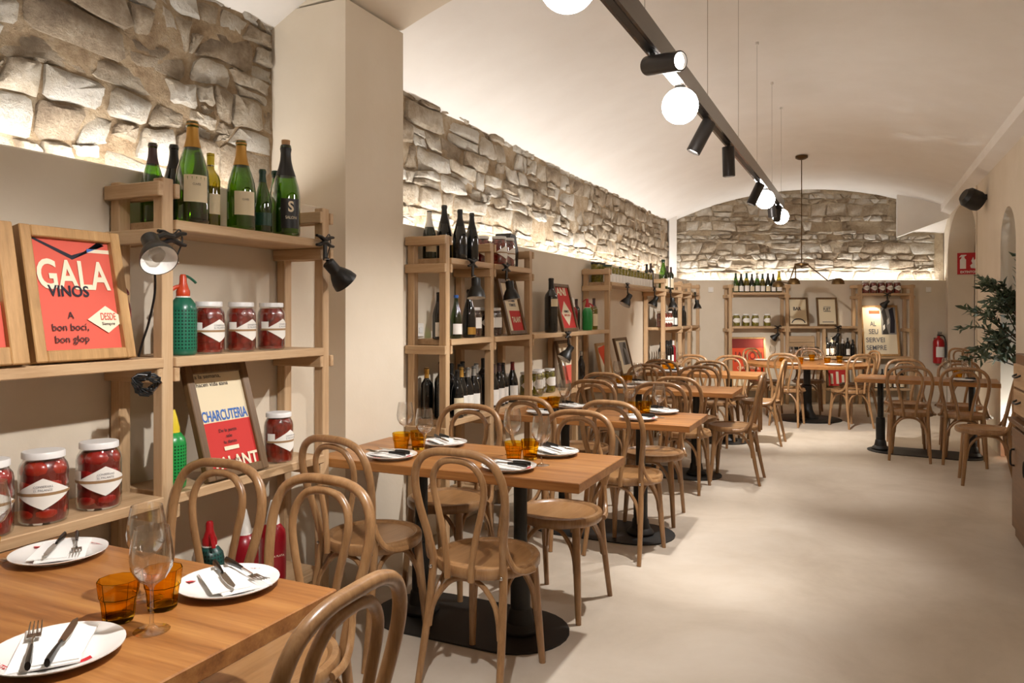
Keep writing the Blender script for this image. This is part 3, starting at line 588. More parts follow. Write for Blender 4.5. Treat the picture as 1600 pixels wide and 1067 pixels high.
def plate(x, y, where, deg=0., marks=True, cutlery=True, nap=True, z=TAB_H, rz_set=None):
    t = thing('dinner_plate', 'white dinner plate ' + where, 'plate', (x, y, z), R(deg), 'white dinner plates')
    put('plate_body', PLATE, 'porcelain', t)
    if marks:
        put('red_mark', MARK, 'sign_red', t, (.090, .0, .0155), (0, R(-12), R(75)))
        letters(t, 'PALANTE', .02, 0, 0, .016, 'sign_red', loc=(-.03, -.098, .0145), rot=(R(14), 0, 0))
    a = deg if rz_set is None else rz_set; c, s = math.cos(R(a)), math.sin(R(a))
    if nap:
        n = put('paper_napkin', NAP, 'napkin_paper', None, (x - .015 * c, y - .015 * s, z + .0165), (0, 0, R(a))); tag(n, 'folded white paper napkin on the plate ' + where, 'napkin', 'paper napkins')
    if cutlery:
        for nm, dx, head in (('fork', -.03, FORKH), ('knife', .02, KBLADE)):
            u, v = dx - .01, -.005
            f = thing(nm, 'steel ' + nm + ' on the plate ' + where, nm, (x + u * c - v * s, y + u * s + v * c, z + .0335), R(a + (4 if nm == 'fork' else -8)), nm + 's with black handles', rx=R(0))
            put('handle', HANDLE, 'handle_black', f); put('head' if nm == 'fork' else 'blade', head, 'steel', f)
            for q in (-.03, -.052, -.075): put('rivet', RIVET, 'chrome', f, (0, q, -.003))
def tumbler(x, y, where, z=TAB_H): tag(put('amber_tumbler', TUMB, 'amber_glass', None, (x, y, z), (0, 0, x * 9)), 'amber glass tumbler ' + where, 'glass', 'amber tumblers')
def wine(x, y, where, z=TAB_H): tag(put('wine_glass', WINE, 'clear_glass', None, (x, y, z)), 'clear stemmed wine glass ' + where, 'wine glass', 'clear wine glasses')
n1 = 'on the nearest table'
plate(-1.375, .912, n1 + ', front right', -5, rz_set=50); plate(-1.93, 1.285, n1 + ', far left', 178, rz_set=231); plate(-1.352, 1.312, n1 + ', far right', 205, rz_set=246)
tumbler(-1.42, 1.075, n1 + ', in front of the wine glass'); tumbler(-1.392, 1.160, n1 + ', beside the far right plate'); tumbler(-1.985, 1.12, n1 + ', at the left edge')
wine(-1.312, 1.068, n1 + ', nearest'); wine(-1.472, 1.185, n1 + ', behind the other stem'); wine(-2.05, 1.185, n1 + ', cut off at the left edge')
def cluster(cx, y0, where, deep=True):
    w = where; P = ((0, .145), (.05, .525), (-.05, .30), (-.005, .378), (.09, .28), (-.12, .44)) if deep else ((0, .12), (.05, .475), (-.075, .27), (-.02, .337), (.09, .26), (-.14, .40))
    plate(cx + P[0][0], y0 + P[0][1], 'near side, ' + w, 0, rz_set=85); plate(cx + P[1][0], y0 + P[1][1], 'far side, ' + w, 180, rz_set=-122)
    tumbler(cx + P[2][0], y0 + P[2][1], 'nearer of the pair, ' + w); tumbler(cx + P[3][0], y0 + P[3][1], 'farther of the pair, ' + w)
    wine(cx + P[4][0], y0 + P[4][1], 'nearer of the pair, ' + w); wine(cx + P[5][0], y0 + P[5][1], 'farther of the pair, ' + w)
cluster(-1.905, 2.66, 'left half of the second table'); cluster(-1.32, 2.66, 'right half of the second table')
cluster(-1.84, 4.33, 'left half of the third table', False); cluster(-1.215, 4.33, 'right half of the third table', False)
cluster(-1.87, 6.222, 'left end of the fourth table', False); cluster(-1.90, 8.09, 'left end of the fifth table', False)
for i, a in enumerate((255, 305, 90, 165, 22)):
    ca, sa = math.cos(R(a)), math.sin(R(a)); w_ = 'on the round table, ' + ('near left', 'near right', 'far side', 'left side', 'right side')[i]
    plate(-.61 + .60 * ca, 10.60 + .60 * sa, w_, a + 90, marks=False, cutlery=False)
    tumbler(-.61 + .38 * ca + .04, 10.60 + .38 * sa, w_); wine(-.61 + .40 * ca - .06, 10.60 + .40 * sa + .03, w_)
plate(.93, 8.30, 'on the right-hand table', 0, rz_set=70); tumbler(.90, 8.50, 'on the right-hand table'); wine(.80, 8.52, 'on the right-hand table, left'); wine(.97, 8.52, 'on the right-hand table, right')

# ------------------------------------------------------------------ bottles, jars, siphons
def prof(kind):
    if kind == 'bordeaux': return [(0, .004), (.030, 0), (.0365, .004), (.0375, .012), (.0375, .195), (.034, .212), (.022, .228), (.0150, .240), (.0140, .250), (.0138, .292), (.0155, .293), (.0155, .303), (.0125, .304)], .304
    if kind == 'burgundy': return [(0, .004), (.032, 0), (.040, .004), (.041, .012), (.041, .145), (.038, .170), (.029, .200), (.020, .225), (.0155, .245), (.0140, .262), (.0138, .285), (.0155, .286), (.0155, .299), (.0125, .30)], .30
    return [(0, .006), (.034, 0), (.043, .004), (.0445, .014), (.0445, .140), (.041, .170), (.031, .208), (.022, .238), (.0170, .262), (.0150, .285), (.0148, .298), (.0172, .300), (.0172, .314), (.0145, .318)], .318
BM = {}
for kd in ('bordeaux', 'burgundy', 'champagne'):
    p, h = prof(kd); BM[kd] = (MB().lathe(p, 24, close=False).mesh('bottle_body', sharp=60), h, p)
def rad_at(p, z):
    for (r0, z0), (r1, z1) in zip(p[1:], p[2:]):
        if z0 <= z <= z1 and z1 > z0: return r0 + (r1 - r0) * (z - z0) / (z1 - z0)
    return p[-1][0]
def cap_mesh(kd, f0):
    p, h = BM[kd][2], BM[kd][1]; z0 = h * f0; pts = [(rad_at(p, z0 + (h - z0) * i / 8) + .0007, z0 + (h - z0) * i / 8) for i in range(9)]
    pts[-1] = (pts[-1][0], h + .0006); return MB().lathe(pts + [(0, h + .001)], 20, close=False).mesh('capsule', sharp=50)
_CAP = {}; _LAB = {}
def label_mesh(kd, z0, z1, half):
    key = (kd, z0, z1, half)
    if key not in _LAB:
        p, h = BM[kd][2], BM[kd][1]; vs = []; fs = []; n = 12
        for zz in (z0, z1):
            for i in range(n + 1):
                a = R(-90) + R(half) * (2 * i / n - 1); r = rad_at(p, zz * h) + .0006; vs.append((r * math.cos(a), r * math.sin(a), zz * h))
        for i in range(n): fs.append((i, i + 1, i + n + 2, i + n + 1))
        _LAB[key] = MB().raw(vs, fs).mesh('paper_label', sharp=180)
    return _LAB[key]
def bottle(label, pos, h, kd='bordeaux', glass='black_glass', foil='foil_black', f0=.78, lab=None, face=R(90), cap=True, name='wine_bottle', grp='wine bottles', texts=()):
    me, H0, _ = BM[kd]; t = thing(name, label, 'bottle', pos, face, grp, scale=h / H0)
    if h > .35 and kd == 'champagne': t.scale = (h / H0 * 1.10, h / H0 * 1.10, h / H0)
    put('bottle_body', me, glass, t)
    if cap:
        if (kd, f0) not in _CAP: _CAP[(kd, f0)] = cap_mesh(kd, f0)
        put('capsule', _CAP[(kd, f0)], foil, t)
    if lab:
        z0, z1, half, mt = lab; l = put('paper_label', label_mesh(kd, z0, z1, half), mt, t)
        for s, b, zz, sz, m_ in texts: letters(l, s, b, 0, zz * H0, sz, m_, y=-rad_at(BM[kd][2], zz * H0) - .0012, xs=.8)
    return t
FACE_CAM = R(62)      # labels turned a little towards the aisle
# top of the nearest unit
z = ZT
WL = (.15, .43, 62, 'cream_paper'); GE = 'green_glass'
def b1(l, x, y, h, **kw): return bottle(l, (x, y, z), h, face=FACE_CAM, **kw)
n = ' on top of the nearest shelving unit'
b1('magnum green champagne bottle with gold foil, left' + n, -2.19, 1.955, .372, kd='champagne', glass=GE, foil='foil_gold', f0=.74, lab=(.20, .46, 44, 'cream_paper'), texts=(('CUVÉE', 0, .36, .009, 'ink_print'),))
b1('magnum green champagne bottle with gold foil, middle' + n, -2.19, 2.190, .352, kd='champagne', glass=GE, foil='foil_gold', f0=.72, lab=(.16, .42, 44, 'cream_paper'), texts=(('CUVÉE', 0, .32, .009, 'ink_print'),))
b1('short green bottle with dark green foil' + n, -2.20, 2.315, .262, kd='champagne', glass=GE, foil='foil_green', f0=.80, lab=(.12, .32, 60, 'foil_green'))
b1('tall green champagne bottle with corked black neck, right' + n, -2.19, 2.440, .385, kd='champagne', glass=GE, foil='foil_black', f0=.66, lab=(.08, .40, 40, 'foil_black'), texts=(('S', .03, .26, .05, 'cream_print'), ('SALON', 0, .18, .014, 'cream_print')))
b1('yellow-foiled olive bottle between the two magnums' + n, -2.235, 2.080, .285, kd='bordeaux', glass='olive_glass', foil='foil_yellow', f0=.84, lab=(.18, .45, 60, 'cream_paper'))
b1('silver-necked green bottle behind the left magnum' + n, -2.335, 2.115, .305, kd='champagne', glass=GE, foil='foil_silver', f0=.55, lab=(.15, .4, 60, 'white_paper'))
b1('brown-necked green bottle behind the left post' + n, -2.335, 1.905, .297, kd='champagne', glass=GE, foil='foil_dark', f0=.74)
b1('dark bottle half hidden behind the left magnum' + n, -2.335, 1.998, .310, kd='champagne', glass='dark_green_glass', foil='foil_black', f0=.7)
b1('green bottle neck showing behind the tall black-necked bottle' + n, -2.335, 2.535, .305, kd='champagne', glass=GE, foil='foil_green', f0=.9)
put('cork', MB().lathe([(0, .316), (.0125, .316), (.0135, .336), (0, .337)], 14, close=False), 'cork', [o for o in COL.objects if o.get('label', '').startswith('tall green champagne')][0])
# second unit, top
n = ' on top of the second shelving unit'
bottle('white-necked dark bottle at the left end' + n, (-2.33, 3.83, z), .292, 'champagne', 'dark_green_glass', 'foil_white', .66, (.15, .45, 60, 'cream_paper'), FACE_CAM)
bottle('tallest dark champagne bottle by the front post' + n, (-2.285, 3.930, z), .335, 'champagne', 'black_glass', 'foil_black', .66, None, FACE_CAM)
bottle('white-necked bottle hidden behind the dark pair' + n, (-2.34, 4.06, z), .300, 'champagne', 'olive_glass', 'foil_white', .66, None, FACE_CAM)
bottle('dark champagne bottle, left of the front pair' + n, (-2.195, 3.965, z), .308, 'champagne', 'black_glass', 'foil_black', .66, (.1, .3, 50, 'foil_black'), FACE_CAM)
bottle('dark champagne bottle, right of the front pair' + n, (-2.195, 4.118, z), .306, 'champagne', 'black_glass', 'foil_black', .66, None, FACE_CAM)
n = ' on the middle shelf of the second unit'
bottle('large dark bottle with a white label' + n, (-2.23, 3.70 + .07, ZM), .275, 'burgundy', 'black_glass', 'foil_black', .8, (.06, .36, 62, 'white_paper'), FACE_CAM)
bottle('green champagne bottle with a white label' + n, (-2.20, 3.925, ZM), .262, 'champagne', GE, 'blue_print', .93, (.10, .34, 62, 'white_paper'), FACE_CAM)
bottle('slender dark bottle with a gold label' + n, (-2.20, 4.092, ZM), .300, 'champagne', 'black_glass', 'foil_black', .8, (.07, .22, 45, 'foil_gold'), FACE_CAM)
low2 = [(3.79, -2.21, .30, 'bordeaux', 'foil_black', None), (3.80, -2.33, .30, 'bordeaux', 'foil_gold', None), (3.85, -2.26, .335, 'bordeaux', 'foil_dark', None), (3.905, -2.18, .285, 'burgundy', 'foil_black', 'cream_paper'),
        (3.990, -2.20, .295, 'burgundy', 'foil_gold', 'white_paper'), (3.985, -2.31, .320, 'bordeaux', 'foil_black', None), (4.072, -2.20, .288, 'burgundy', 'foil_silver', 'white_paper'), (4.075, -2.32, .310, 'bordeaux', 'foil_black', None),
        (4.155, -2.20, .290, 'burgundy', 'foil_silver', 'white_paper'), (4.170, -2.31, .300, 'bordeaux', 'foil_black', None), (4.245, -2.23, .302, 'bordeaux', 'foil_silver', None), (4.250, -2.335, .312, 'bordeaux', 'foil_black', None),
        (4.43, -2.20, .285, 'burgundy', 'foil_dark', 'white_paper'), (4.520, -2.20, .290, 'burgundy', 'foil_dark', 'white_paper'), (4.50, -2.31, .320, 'bordeaux', 'foil_black', None), (4.620, -2.22, .285, 'burgundy', 'foil_black', 'white_paper'), (4.755, -2.21, .283, 'burgundy', 'foil_red', 'white_paper')]
left_n = 0
ords = ['first', 'second', 'third', 'fourth', 'fifth', 'sixth', 'seventh', 'eighth', 'ninth', 'tenth', 'eleventh', 'twelfth', 'thirteenth', 'fourteenth', 'fifteenth', 'sixteenth', 'seventeenth']
for i, (y, x, h, kd, fo, lb) in enumerate(low2):
    bottle('dark wine bottle, %s from the left on the low shelf of the second unit' % ords[i], (x, y, ZL), h, kd, 'black_glass', fo, .80, (.06, .42, 62, lb) if lb else None, FACE_CAM, grp='dark wine bottles on the low shelf')
# run between the units
bottle('huge dark bottle standing on the middle shelf before a red poster', (-2.20, 5.46, ZM), .43, 'bordeaux', 'black_glass', 'foil_black', .8, (.48, .62, 40, 'cream_paper'), FACE_CAM)
bottle('olive green bottle beside the green siphon on the middle shelf', (-2.25, 6.66, ZM), .295, 'bordeaux', 'olive_glass', 'foil_dark', .75, (.12, .5, 55, 'cream_paper'), FACE_CAM)
bottle('dark slim bottle behind the red siphon on the middle shelf', (-2.36, 6.48, ZM), .285, 'bordeaux', 'dark_green_glass', 'foil_dark', .75, None, FACE_CAM)
bottle('frosted clear bottle beside the olive jars on the low shelf', (-2.19, 5.66, ZL), .292, 'bordeaux', 'frosted_glass', 'foil_white', .95, None, FACE_CAM, cap=False)
bottle('dark bottle behind the post between two posters on the low shelf', (-2.32, 6.50, ZL), .275, 'burgundy', 'black_glass', 'foil_silver', .85, None, FACE_CAM)
# long unit and far left corner
zt = ZT - .02; n = ' at the far end of the left wall'
bottle('first dark bottle beside the cans on the top shelf', (-2.22, 8.66, zt), .29, 'bordeaux', 'black_glass', 'foil_dark', .78, None, FACE_CAM)
bottle('second dark bottle beside the cans on the top shelf', (-2.30, 8.78, zt), .29, 'bordeaux', 'black_glass', 'foil_black', .78, None, FACE_CAM)
bottle('tall green bottle on the top shelf' + n, (-2.2, 9.20, zt), .37, 'champagne', GE, 'foil_green', .9, (.1, .35, 55, 'cream_paper'), FACE_CAM)
bottle('left dark bottle on the top shelf' + n, (-2.2, 9.40, zt), .30, 'bordeaux', 'dark_green_glass', 'foil_dark', .78, (.1, .5, 55, 'white_paper'), FACE_CAM)
bottle('right dark bottle on the top shelf' + n, (-2.2, 9.62, zt), .30, 'bordeaux', 'dark_green_glass', 'foil_dark', .78, (.1, .5, 55, 'cream_paper'), FACE_CAM)
for i, (y, h) in enumerate(((9.70, .31), (9.93, .285), (10.2, .30), (10.35, .31), (10.5, .28))):
    bottle('%s dark bottle on the middle shelf%s' % (ords[i], n), (-2.22, y, ZM - .02), h, 'bordeaux', 'black_glass', 'foil_black', .78, (.08, .4, 55, 'white_paper') if i < 2 else None, FACE_CAM, grp='dark bottles in the far left corner')
for i, (y, h) in enumerate(((9.16, .29), (9.27, .30), (9.38, .295), (9.49, .30), (9.60, .29), (9.71, .30), (9.84, .29))):
    bottle('%s dark bottle on the low shelf%s' % (ords[i], n), (-2.22, y, ZL - .02), h, 'bordeaux', 'siphon_red' if i == 6 else 'black_glass', 'foil_black' if i < 6 else 'foil_white', .78, (.08, .35, 55, 'white_paper') if i in (3, 5) else None, FACE_CAM, grp='dark bottles in the far left corner')
# end wall
def fbottle(l, r, z, h, **kw): return bottle(l, far(r, kw.pop('d', 11.53), z), h, face=R(YAW), **kw)
mix = [('green_glass', 'foil_green'), ('dark_green_glass', 'foil_black'), ('olive_glass', 'foil_green'), ('dark_green_glass', 'foil_black'), ('green_glass', 'foil_silver'), ('olive_glass', 'foil_green'), ('dark_green_glass', 'foil_black'), ('dark_green_glass', 'foil_black'), ('olive_glass', 'foil_yellow')]
for i, r in enumerate((3.474, 3.558, 3.643, 3.726, 3.808, 3.891, 3.974, 4.057, 4.146)):
    g, fo = mix[i]; fbottle('%s champagne bottle from the left on top of the end wall shelf' % ords[i], r, FT, (.30, .29, .305, .285, .30, .29, .295, .29, .33)[i], kd='champagne', glass=g, foil=fo, f0=.72, lab=(.06, .34, 55, 'white_paper' if i % 3 else 'cream_paper'), grp='champagne bottles on the end wall')
for i, r in enumerate((4.905, 4.985, 5.07, 5.155, 5.235, 5.315)):
    fbottle('%s dark bottle from the left on the lit low shelf of the end wall' % ords[i], r, FL, (.30, .31, .29, .28, .29, .26)[i], kd='bordeaux', d=11.58, glass='black_glass', foil=('foil_black', 'cream_print', 'foil_black', 'foil_white', 'foil_black', 'foil_black')[i], f0=.72, lab=(.08, .4, 55, 'white_paper') if i in (0, 1, 4) else None, grp='dark bottles on the lit end wall shelf')
for i, r in enumerate((5.47, 5.56, 5.65, 5.75, 5.85, 5.95, 6.05)):
    fbottle('%s dark bottle from the left on the bottom shelf of the end wall' % ords[i], r, FB, .295, kd='bordeaux', glass='black_glass', foil='foil_black', f0=.78, lab=(.06, .36, 60, 'white_paper') if i % 2 else (.06, .36, 60, 'cream_paper'), grp='dark bottles on the bottom end wall shelf')

# preserve jars
def jar_parts(Rj, H):
    g = [(0, .002), (Rj * .86, 0), (Rj * .97, .006), (Rj, .016), (Rj, H * .74), (Rj * .95, H * .81), (Rj * .83, H * .87), (Rj * .80, H * .90), (Rj * .80, H * .97), (0, H * .97)]
    glass = MB().lathe(g, 32, close=False).mesh('jar_glass', sharp=60)
    fill = MB().lathe([(max(r - .0025, 0), min(max(zz, .006), H * .88)) for r, zz in g[:8]] + [(0, H * .88)], 32, close=False).mesh('contents', sharp=60)
    lid = MB().lathe([(Rj * .84, H * .905), (Rj * .87, H * .91), (Rj * .87, H * .985), (Rj * .84, H), (0, H)], 32, close=False).mesh('lid')
    return glass, fill, lid
def patch(Rj, half, z0, z1, diamond=True, off=.0008, n=16, cut=0.):
    vs = []; fs = []
    for i in range(n + 1):
        t_ = 2 * i / n - 1; a = R(-90) + R(half) * t_; r = Rj + off; k = (1 - abs(t_)) if diamond else 1.; k = min(max(k, .04) * (1 + cut), 1.)
        zc, zh = (z0 + z1) / 2, (z1 - z0) / 2 * k; vs += [(r * math.cos(a), r * math.sin(a), zc - zh), (r * math.cos(a), r * math.sin(a), zc + zh)]
    for i in range(n): fs.append((2 * i, 2 * i + 2, 2 * i + 3, 2 * i + 1))
    return MB().raw(vs, fs).mesh('paper_label', sharp=180)
JS = {}
for key, Rj, H in (('small', .056, .195), ('large', .066, .212), ('olive', .05, .19)):
    g, f, l = jar_parts(Rj, H)
    JS[key] = dict(g=g, f=f, l=l, R=Rj, H=H, lab=patch(Rj, 78, H * .22, H * .66), band=patch(Rj, 100, H * .415, H * .455, False, .0014), wide=patch(Rj, 88, H * .30, H * .66, True, .0008, 16, .9), small=patch(Rj, 16, H * .44, H * .60, False))
tm = MB(); rj = random.Random(5)
for lev in range(4):
    for q in range(5):
        a = 2 * math.pi * (q + lev * .5) / 5 + rj.uniform(-.15, .15); rr_ = rj.uniform(.027, .031)
        m3 = Matrix.Rotation(a, 3, 'Z') @ Matrix.Diagonal((.82, 1.22, 1.0)) @ Matrix.Rotation(rj.uniform(-.4, .4), 3, 'X')
        tm.lathe([(rr_ * math.sin(math.pi * i / 8), -rr_ * .92 * math.cos(math.pi * i / 8)) for i in range(9)], 14, ((.0625 - rr_ * .82) * math.cos(a), (.0625 - rr_ * .82) * math.sin(a), .031 + lev * .0425 + rj.uniform(-.003, .003)), m3, close=False)
TOM = tm.mesh('tomatoes', sharp=180)
def jar(label, pos, kind='small', fill='red_peppers', lab='lab', face=FACE_CAM, h=None, grp='jars of preserves', txt=False, side=False):
    J = JS[kind]; t = thing('preserve_jar', label, 'jar', pos, face, grp, scale=(h or J['H']) / J['H'])
    if kind == 'large':
        put('jar_glass', J['g'], 'clear_glass', t); put('tomatoes', TOM, 'tomato_red' if '%.2f' % pos[1] != '1.43' else 'tomato_orange', t); put('contents', J['f'], 'tomato_juice', t, scale=(.93, .93, .98), loc=(0, 0, .001))
    else: put('contents', J['f'], fill, t); put('jar_glass', J['g'], 'clear_glass', t)
    put('lid', J['l'], 'white_lid', t)
    if lab:
        l = put('paper_label', J[lab], 'white_paper', t)
        if lab == 'lab': put('label_band', J['band'], 'band_brown', l)
        if txt: letters(l, 'CONSERVAS', 0, 0, J['H'] * .53, .009, 'grey_print', y=-J['R'] - .0016); letters(l, 'EL PALANTE', 0, 0, J['H'] * .48, .009, 'grey_print', y=-J['R'] - .0016)
        if side: put('paper_label', J['small'], 'white_paper', t, rot=(0, 0, R(-80)))
    return t
jar('jar of whole tomatoes with a white diamond label, left on the low shelf', (-2.22, 1.43, ZL), 'large', txt=True, face=R(56), grp='tomato jars')
jar('jar of whole tomatoes with a white diamond label, by the post on the low shelf', (-2.22, 1.610, ZL), 'large', txt=True, face=R(70), side=True, grp='tomato jars')
jar('jar of whole tomatoes cut off at the left edge of the picture', (-2.22, 1.268, ZL), 'large', face=R(60), grp='tomato jars')
for l, y, fc in (('left, by the green siphon', 2.062, 88), ('middle', 2.224, 92), ('right', 2.392, 96)): jar('red pepper jar on the middle shelf of the nearest unit, ' + l, (-2.225, y, ZM), face=R(fc), side=True, txt=True, grp='red pepper jars')
jar('jar of red peppers on the low shelf right of the leaning poster', (-2.215, 2.425, ZL), face=R(92), h=.208, side=True, txt=True, grp='red pepper jars')
for l, x, y in (('left, behind the rail', -2.30, 4.455), ('middle', -2.195, 4.508), ('right', -2.195, 4.635)): jar('red preserve jar on top of the second unit, ' + l, (x, y, ZT), face=R(80), grp='red jars on top of the second unit')
for l, y in (('first', 4.21), ('second', 4.395), ('third', 4.51)): jar('brown preserve jar with white label on the middle shelf of the second unit, ' + l, (-2.235, y, ZM), fill='brown_preserve', lab='wide', face=R(75), h=.19, grp='brown preserve jars')
for l, x, y in (('first, half behind a post', -2.30, 4.83), ('second', -2.24, 5.06), ('third', -2.215, 5.20), ('fourth', -2.25, 5.33), ('fifth', -2.215, 5.455)): jar('jar of green olives on the low shelf, ' + l, (x, y, ZL), 'olive', 'green_olives', 'wide', R(66), grp='olive jars on the left wall')
for i in range(4): jar('large red preserve jar in the far left corner, %s from the left' % ords[i], (-2.22, 9.17 + i * .128, ZM - .02), face=R(75), h=.20, grp='red jars in the far left corner')
for i, r in enumerate((3.49, 3.64, 3.785, 3.97)): jar('jar of olives on the middle shelf of the end wall, %s from the left' % ords[i], far(r, 11.55, FM), 'small', 'green_olives', 'wide', R(YAW), h=.19, grp='olive jars on the end wall')
for i, r in enumerate((5.50, 5.622, 5.745, 5.868, 5.99)): jar('red preserve jar on the right end wall unit, %s from the left' % ords[i], far(r, 11.55, FT - .015), face=R(YAW), h=.19, grp='red jars on the end wall')
# glass storage tins on the long unit
CAN = MB().lathe([(0, 0), (.042, 0), (.043, .004), (.043, .158), (.040, .162), (0, .162)], 20, close=False).mesh('can_body')
CANL = MB().lathe([(.0436, .004), (.0436, .085)], 20, close=False).mesh('can_label')
CANT = MB().lathe([(.0445, .150), (.0445, .166), (0, .167)], 20, close=False).mesh('can_lid')
for i in range(15):
    t = thing('food_can', 'pale green food can with a white label, %s from the left in the row' % ords[i], 'can', (-2.20, 6.92 + i * .112, zt), R(70), 'row of food cans')
    put('can_body', CAN, 'green_olives', t); put('can_label', CANL, 'white_paper', t); put('can_lid', CANT, 'foil_green' if i % 3 == 0 else 'cream_paper', t)
for i, y in enumerate((6.965, 7.085)):
    t = thing('food_can', 'dark lidded food can behind the front row, %s' % ('left', 'right')[i], 'can', (-2.33, y, zt), R(70), 'row of food cans', scale=1.2)
    put('can_body', CAN, 'green_olives', t); put('can_lid', CANT, 'black_metal', t)
t = thing('glass_carafe', 'conical clear glass carafe on the far top shelf', 'carafe', (-2.30, 9.30, zt))
put('flask', MB().lathe([(0, .002), (.075, 0), (.08, .006), (.02, .21), (.018, .30), (.021, .31)], 24, close=False), 'frosted_glass', t)

# soda siphons
SB = MB().lathe([(0, .004), (.040, 0), (.046, .006), (.047, .02), (.047, .165), (.043, .185), (.030, .203), (.020, .212)], 28, close=False).mesh('siphon_body', sharp=60)
SLV = MB().lathe([(.0474, .022), (.0476, .024), (.0476, .160), (.0474, .163)], 28, close=False).mesh('lattice_sleeve')
SH = MB().lathe([(.022, .208), (.024, .212), (.024, .232), (.020, .240), (.013, .262), (.012, .285), (.009, .292), (0, .293)], 18, close=False).mesh('siphon_head')
SC = MB().lathe([(.0235, .203), (.0245, .206), (.0245, .212), (.0235, .214)], 20, close=False).mesh('collar')
SN = MB().tube(spline([(0, -.008, .25), (0, -.03, .243), (0, -.05, .225), (0, -.056, .214)], 4), [.007] * 12 + [.006], 8).mesh('spout')
SV = MB().tube(spline([(0, .004, .288), (0, .02, .283), (0, .038, .270), (0, .046, .262)], 4), .0045, 8, flat=1.8).mesh('lever')
CONE = MB().lathe([(.024, .208), (.024, .225), (.016, .262), (.008, .292), (0, .294)], 18, close=False).mesh('siphon_cap')
def siphon(label, pos, body, sleeve=None, head='siphon_orange', lever='siphon_green', face=R(90), cone=False, h=.293, txt=False):
    t = thing('soda_siphon', label, 'soda siphon', pos, face, 'soda siphons', scale=h / .293)
    put('siphon_body', SB, body, t); put('collar', SC, 'plastic_white' if not cone else head, t)
    if sleeve: put('lattice_sleeve', SLV, sleeve, t)
    if txt: l = letters(t, 'LA PLATA', 0, 0, .10, .010, 'cream_print', y=-.049); 
    if cone: put('siphon_cap', CONE, head, t)
    else: put('siphon_head', SH, head, t); put('spout', SN, head, t); put('lever', SV, lever, t)
siphon('green lattice soda siphon with an orange head on the middle shelf', (-2.215, 1.935, ZM), 'siphon_green', 'lattice_green', face=R(-20))
siphon('dark red soda siphon standing behind the left post on the middle shelf', (-2.305, 1.735, ZM), 'siphon_red', None, 'siphon_red', 'siphon_red')
siphon('emerald lattice soda siphon with yellow cap on the low shelf', (-2.22, 1.895, ZL), 'siphon_emerald', 'lattice_emerald', 'siphon_yellow', 'siphon_yellow', cone=True, h=.28)
siphon('teal soda siphon with red and white head on the bottom shelf', (-2.24, 2.08, ZB), 'lattice_teal', None, 'cap_red', 'plastic_white', h=.33, face=R(60))
siphon('crimson soda siphon with white cap on the bottom shelf, left', (-2.22, 2.235, ZB), 'siphon_red', None, 'plastic_white', cone=True, h=.34, face=R(66), txt=True)
siphon('crimson soda siphon with white cap on the bottom shelf, right', (-2.22, 2.395, ZB), 'siphon_red', None, 'plastic_white', cone=True, h=.34, face=R(66), txt=True)
siphon('green soda siphon with red head on the middle shelf between units', (-2.20, 6.33, ZM), 'siphon_emerald', None, 'cap_red', 'cap_red', h=.285)
siphon('crimson soda siphon with white cap behind the green one', (-2.32, 6.27, ZM), 'siphon_red', None, 'plastic_white', cone=True, h=.295)

# ------------------------------------------------------------------ framed posters
def fit_letters(parent, s, bold, x, z, cap, mat, y, width):
    me = _T[(s, bold)]; xs_ = [v.co.x for v in me.vertices]; ys_ = [v.co.y for v in me.vertices]; c = (max(xs_) + min(xs_)) / 2
    kx, kz = width / (max(xs_) - min(xs_)), cap / .70
    return put('lettering', me, mat, parent, (x - c * kx, y, z), (R(90), 0, 0), (kx, kz, .12))
def framed(label, pos, rz, W, H, lean, fmat, paper, prints, bar=.028, depth=.026, name='framed_poster', cat='poster', grp='framed posters'):
    t = thing(name, label, cat, pos, rz, grp, rx=-R(lean))
    for x in (-1, 1): put('frame_stile', MB().box((x * (W - bar) / 2, -depth / 2, H / 2), (bar, depth, H), chamfer=.003), fmat, t)
    for zz in (bar / 2, H - bar / 2): put('frame_rail', MB().box((0, -depth / 2, zz), (W - 2 * bar, depth, bar), chamfer=.003), fmat, t)
    put('backing_board', MB().box((0, -.003, H / 2), (W - .01, .006, H - .01)), 'frame_walnut', t)
    w, h = W - 2 * bar + .004, H - 2 * bar + .004; x0, z0 = -w / 2, H / 2 - h / 2; yf = -depth * .55
    p = put('poster', MB().box((0, yf + .002, H / 2), (w, .004, h)), paper, t)
    for i, q in enumerate(prints):
        y = yf - .0006 - .0005 * i
        if q[0] == 'poly':
            pts = [(x0 + a * w, z0 + b * h) for a, b in q[1]]; put('printed_block', MB().prism(pts, 'y', y, y + .0004), q[2], p)
        elif q[0] == 'text': fit_letters(p, q[1], q[2], x0 + q[3] * w, z0 + q[4] * h, q[5] * h, q[6], y - .0006, q[7] * w)
    return t
def box_(a, b, c, d): return [(a, b), (c, b), (c, d), (a, d)]
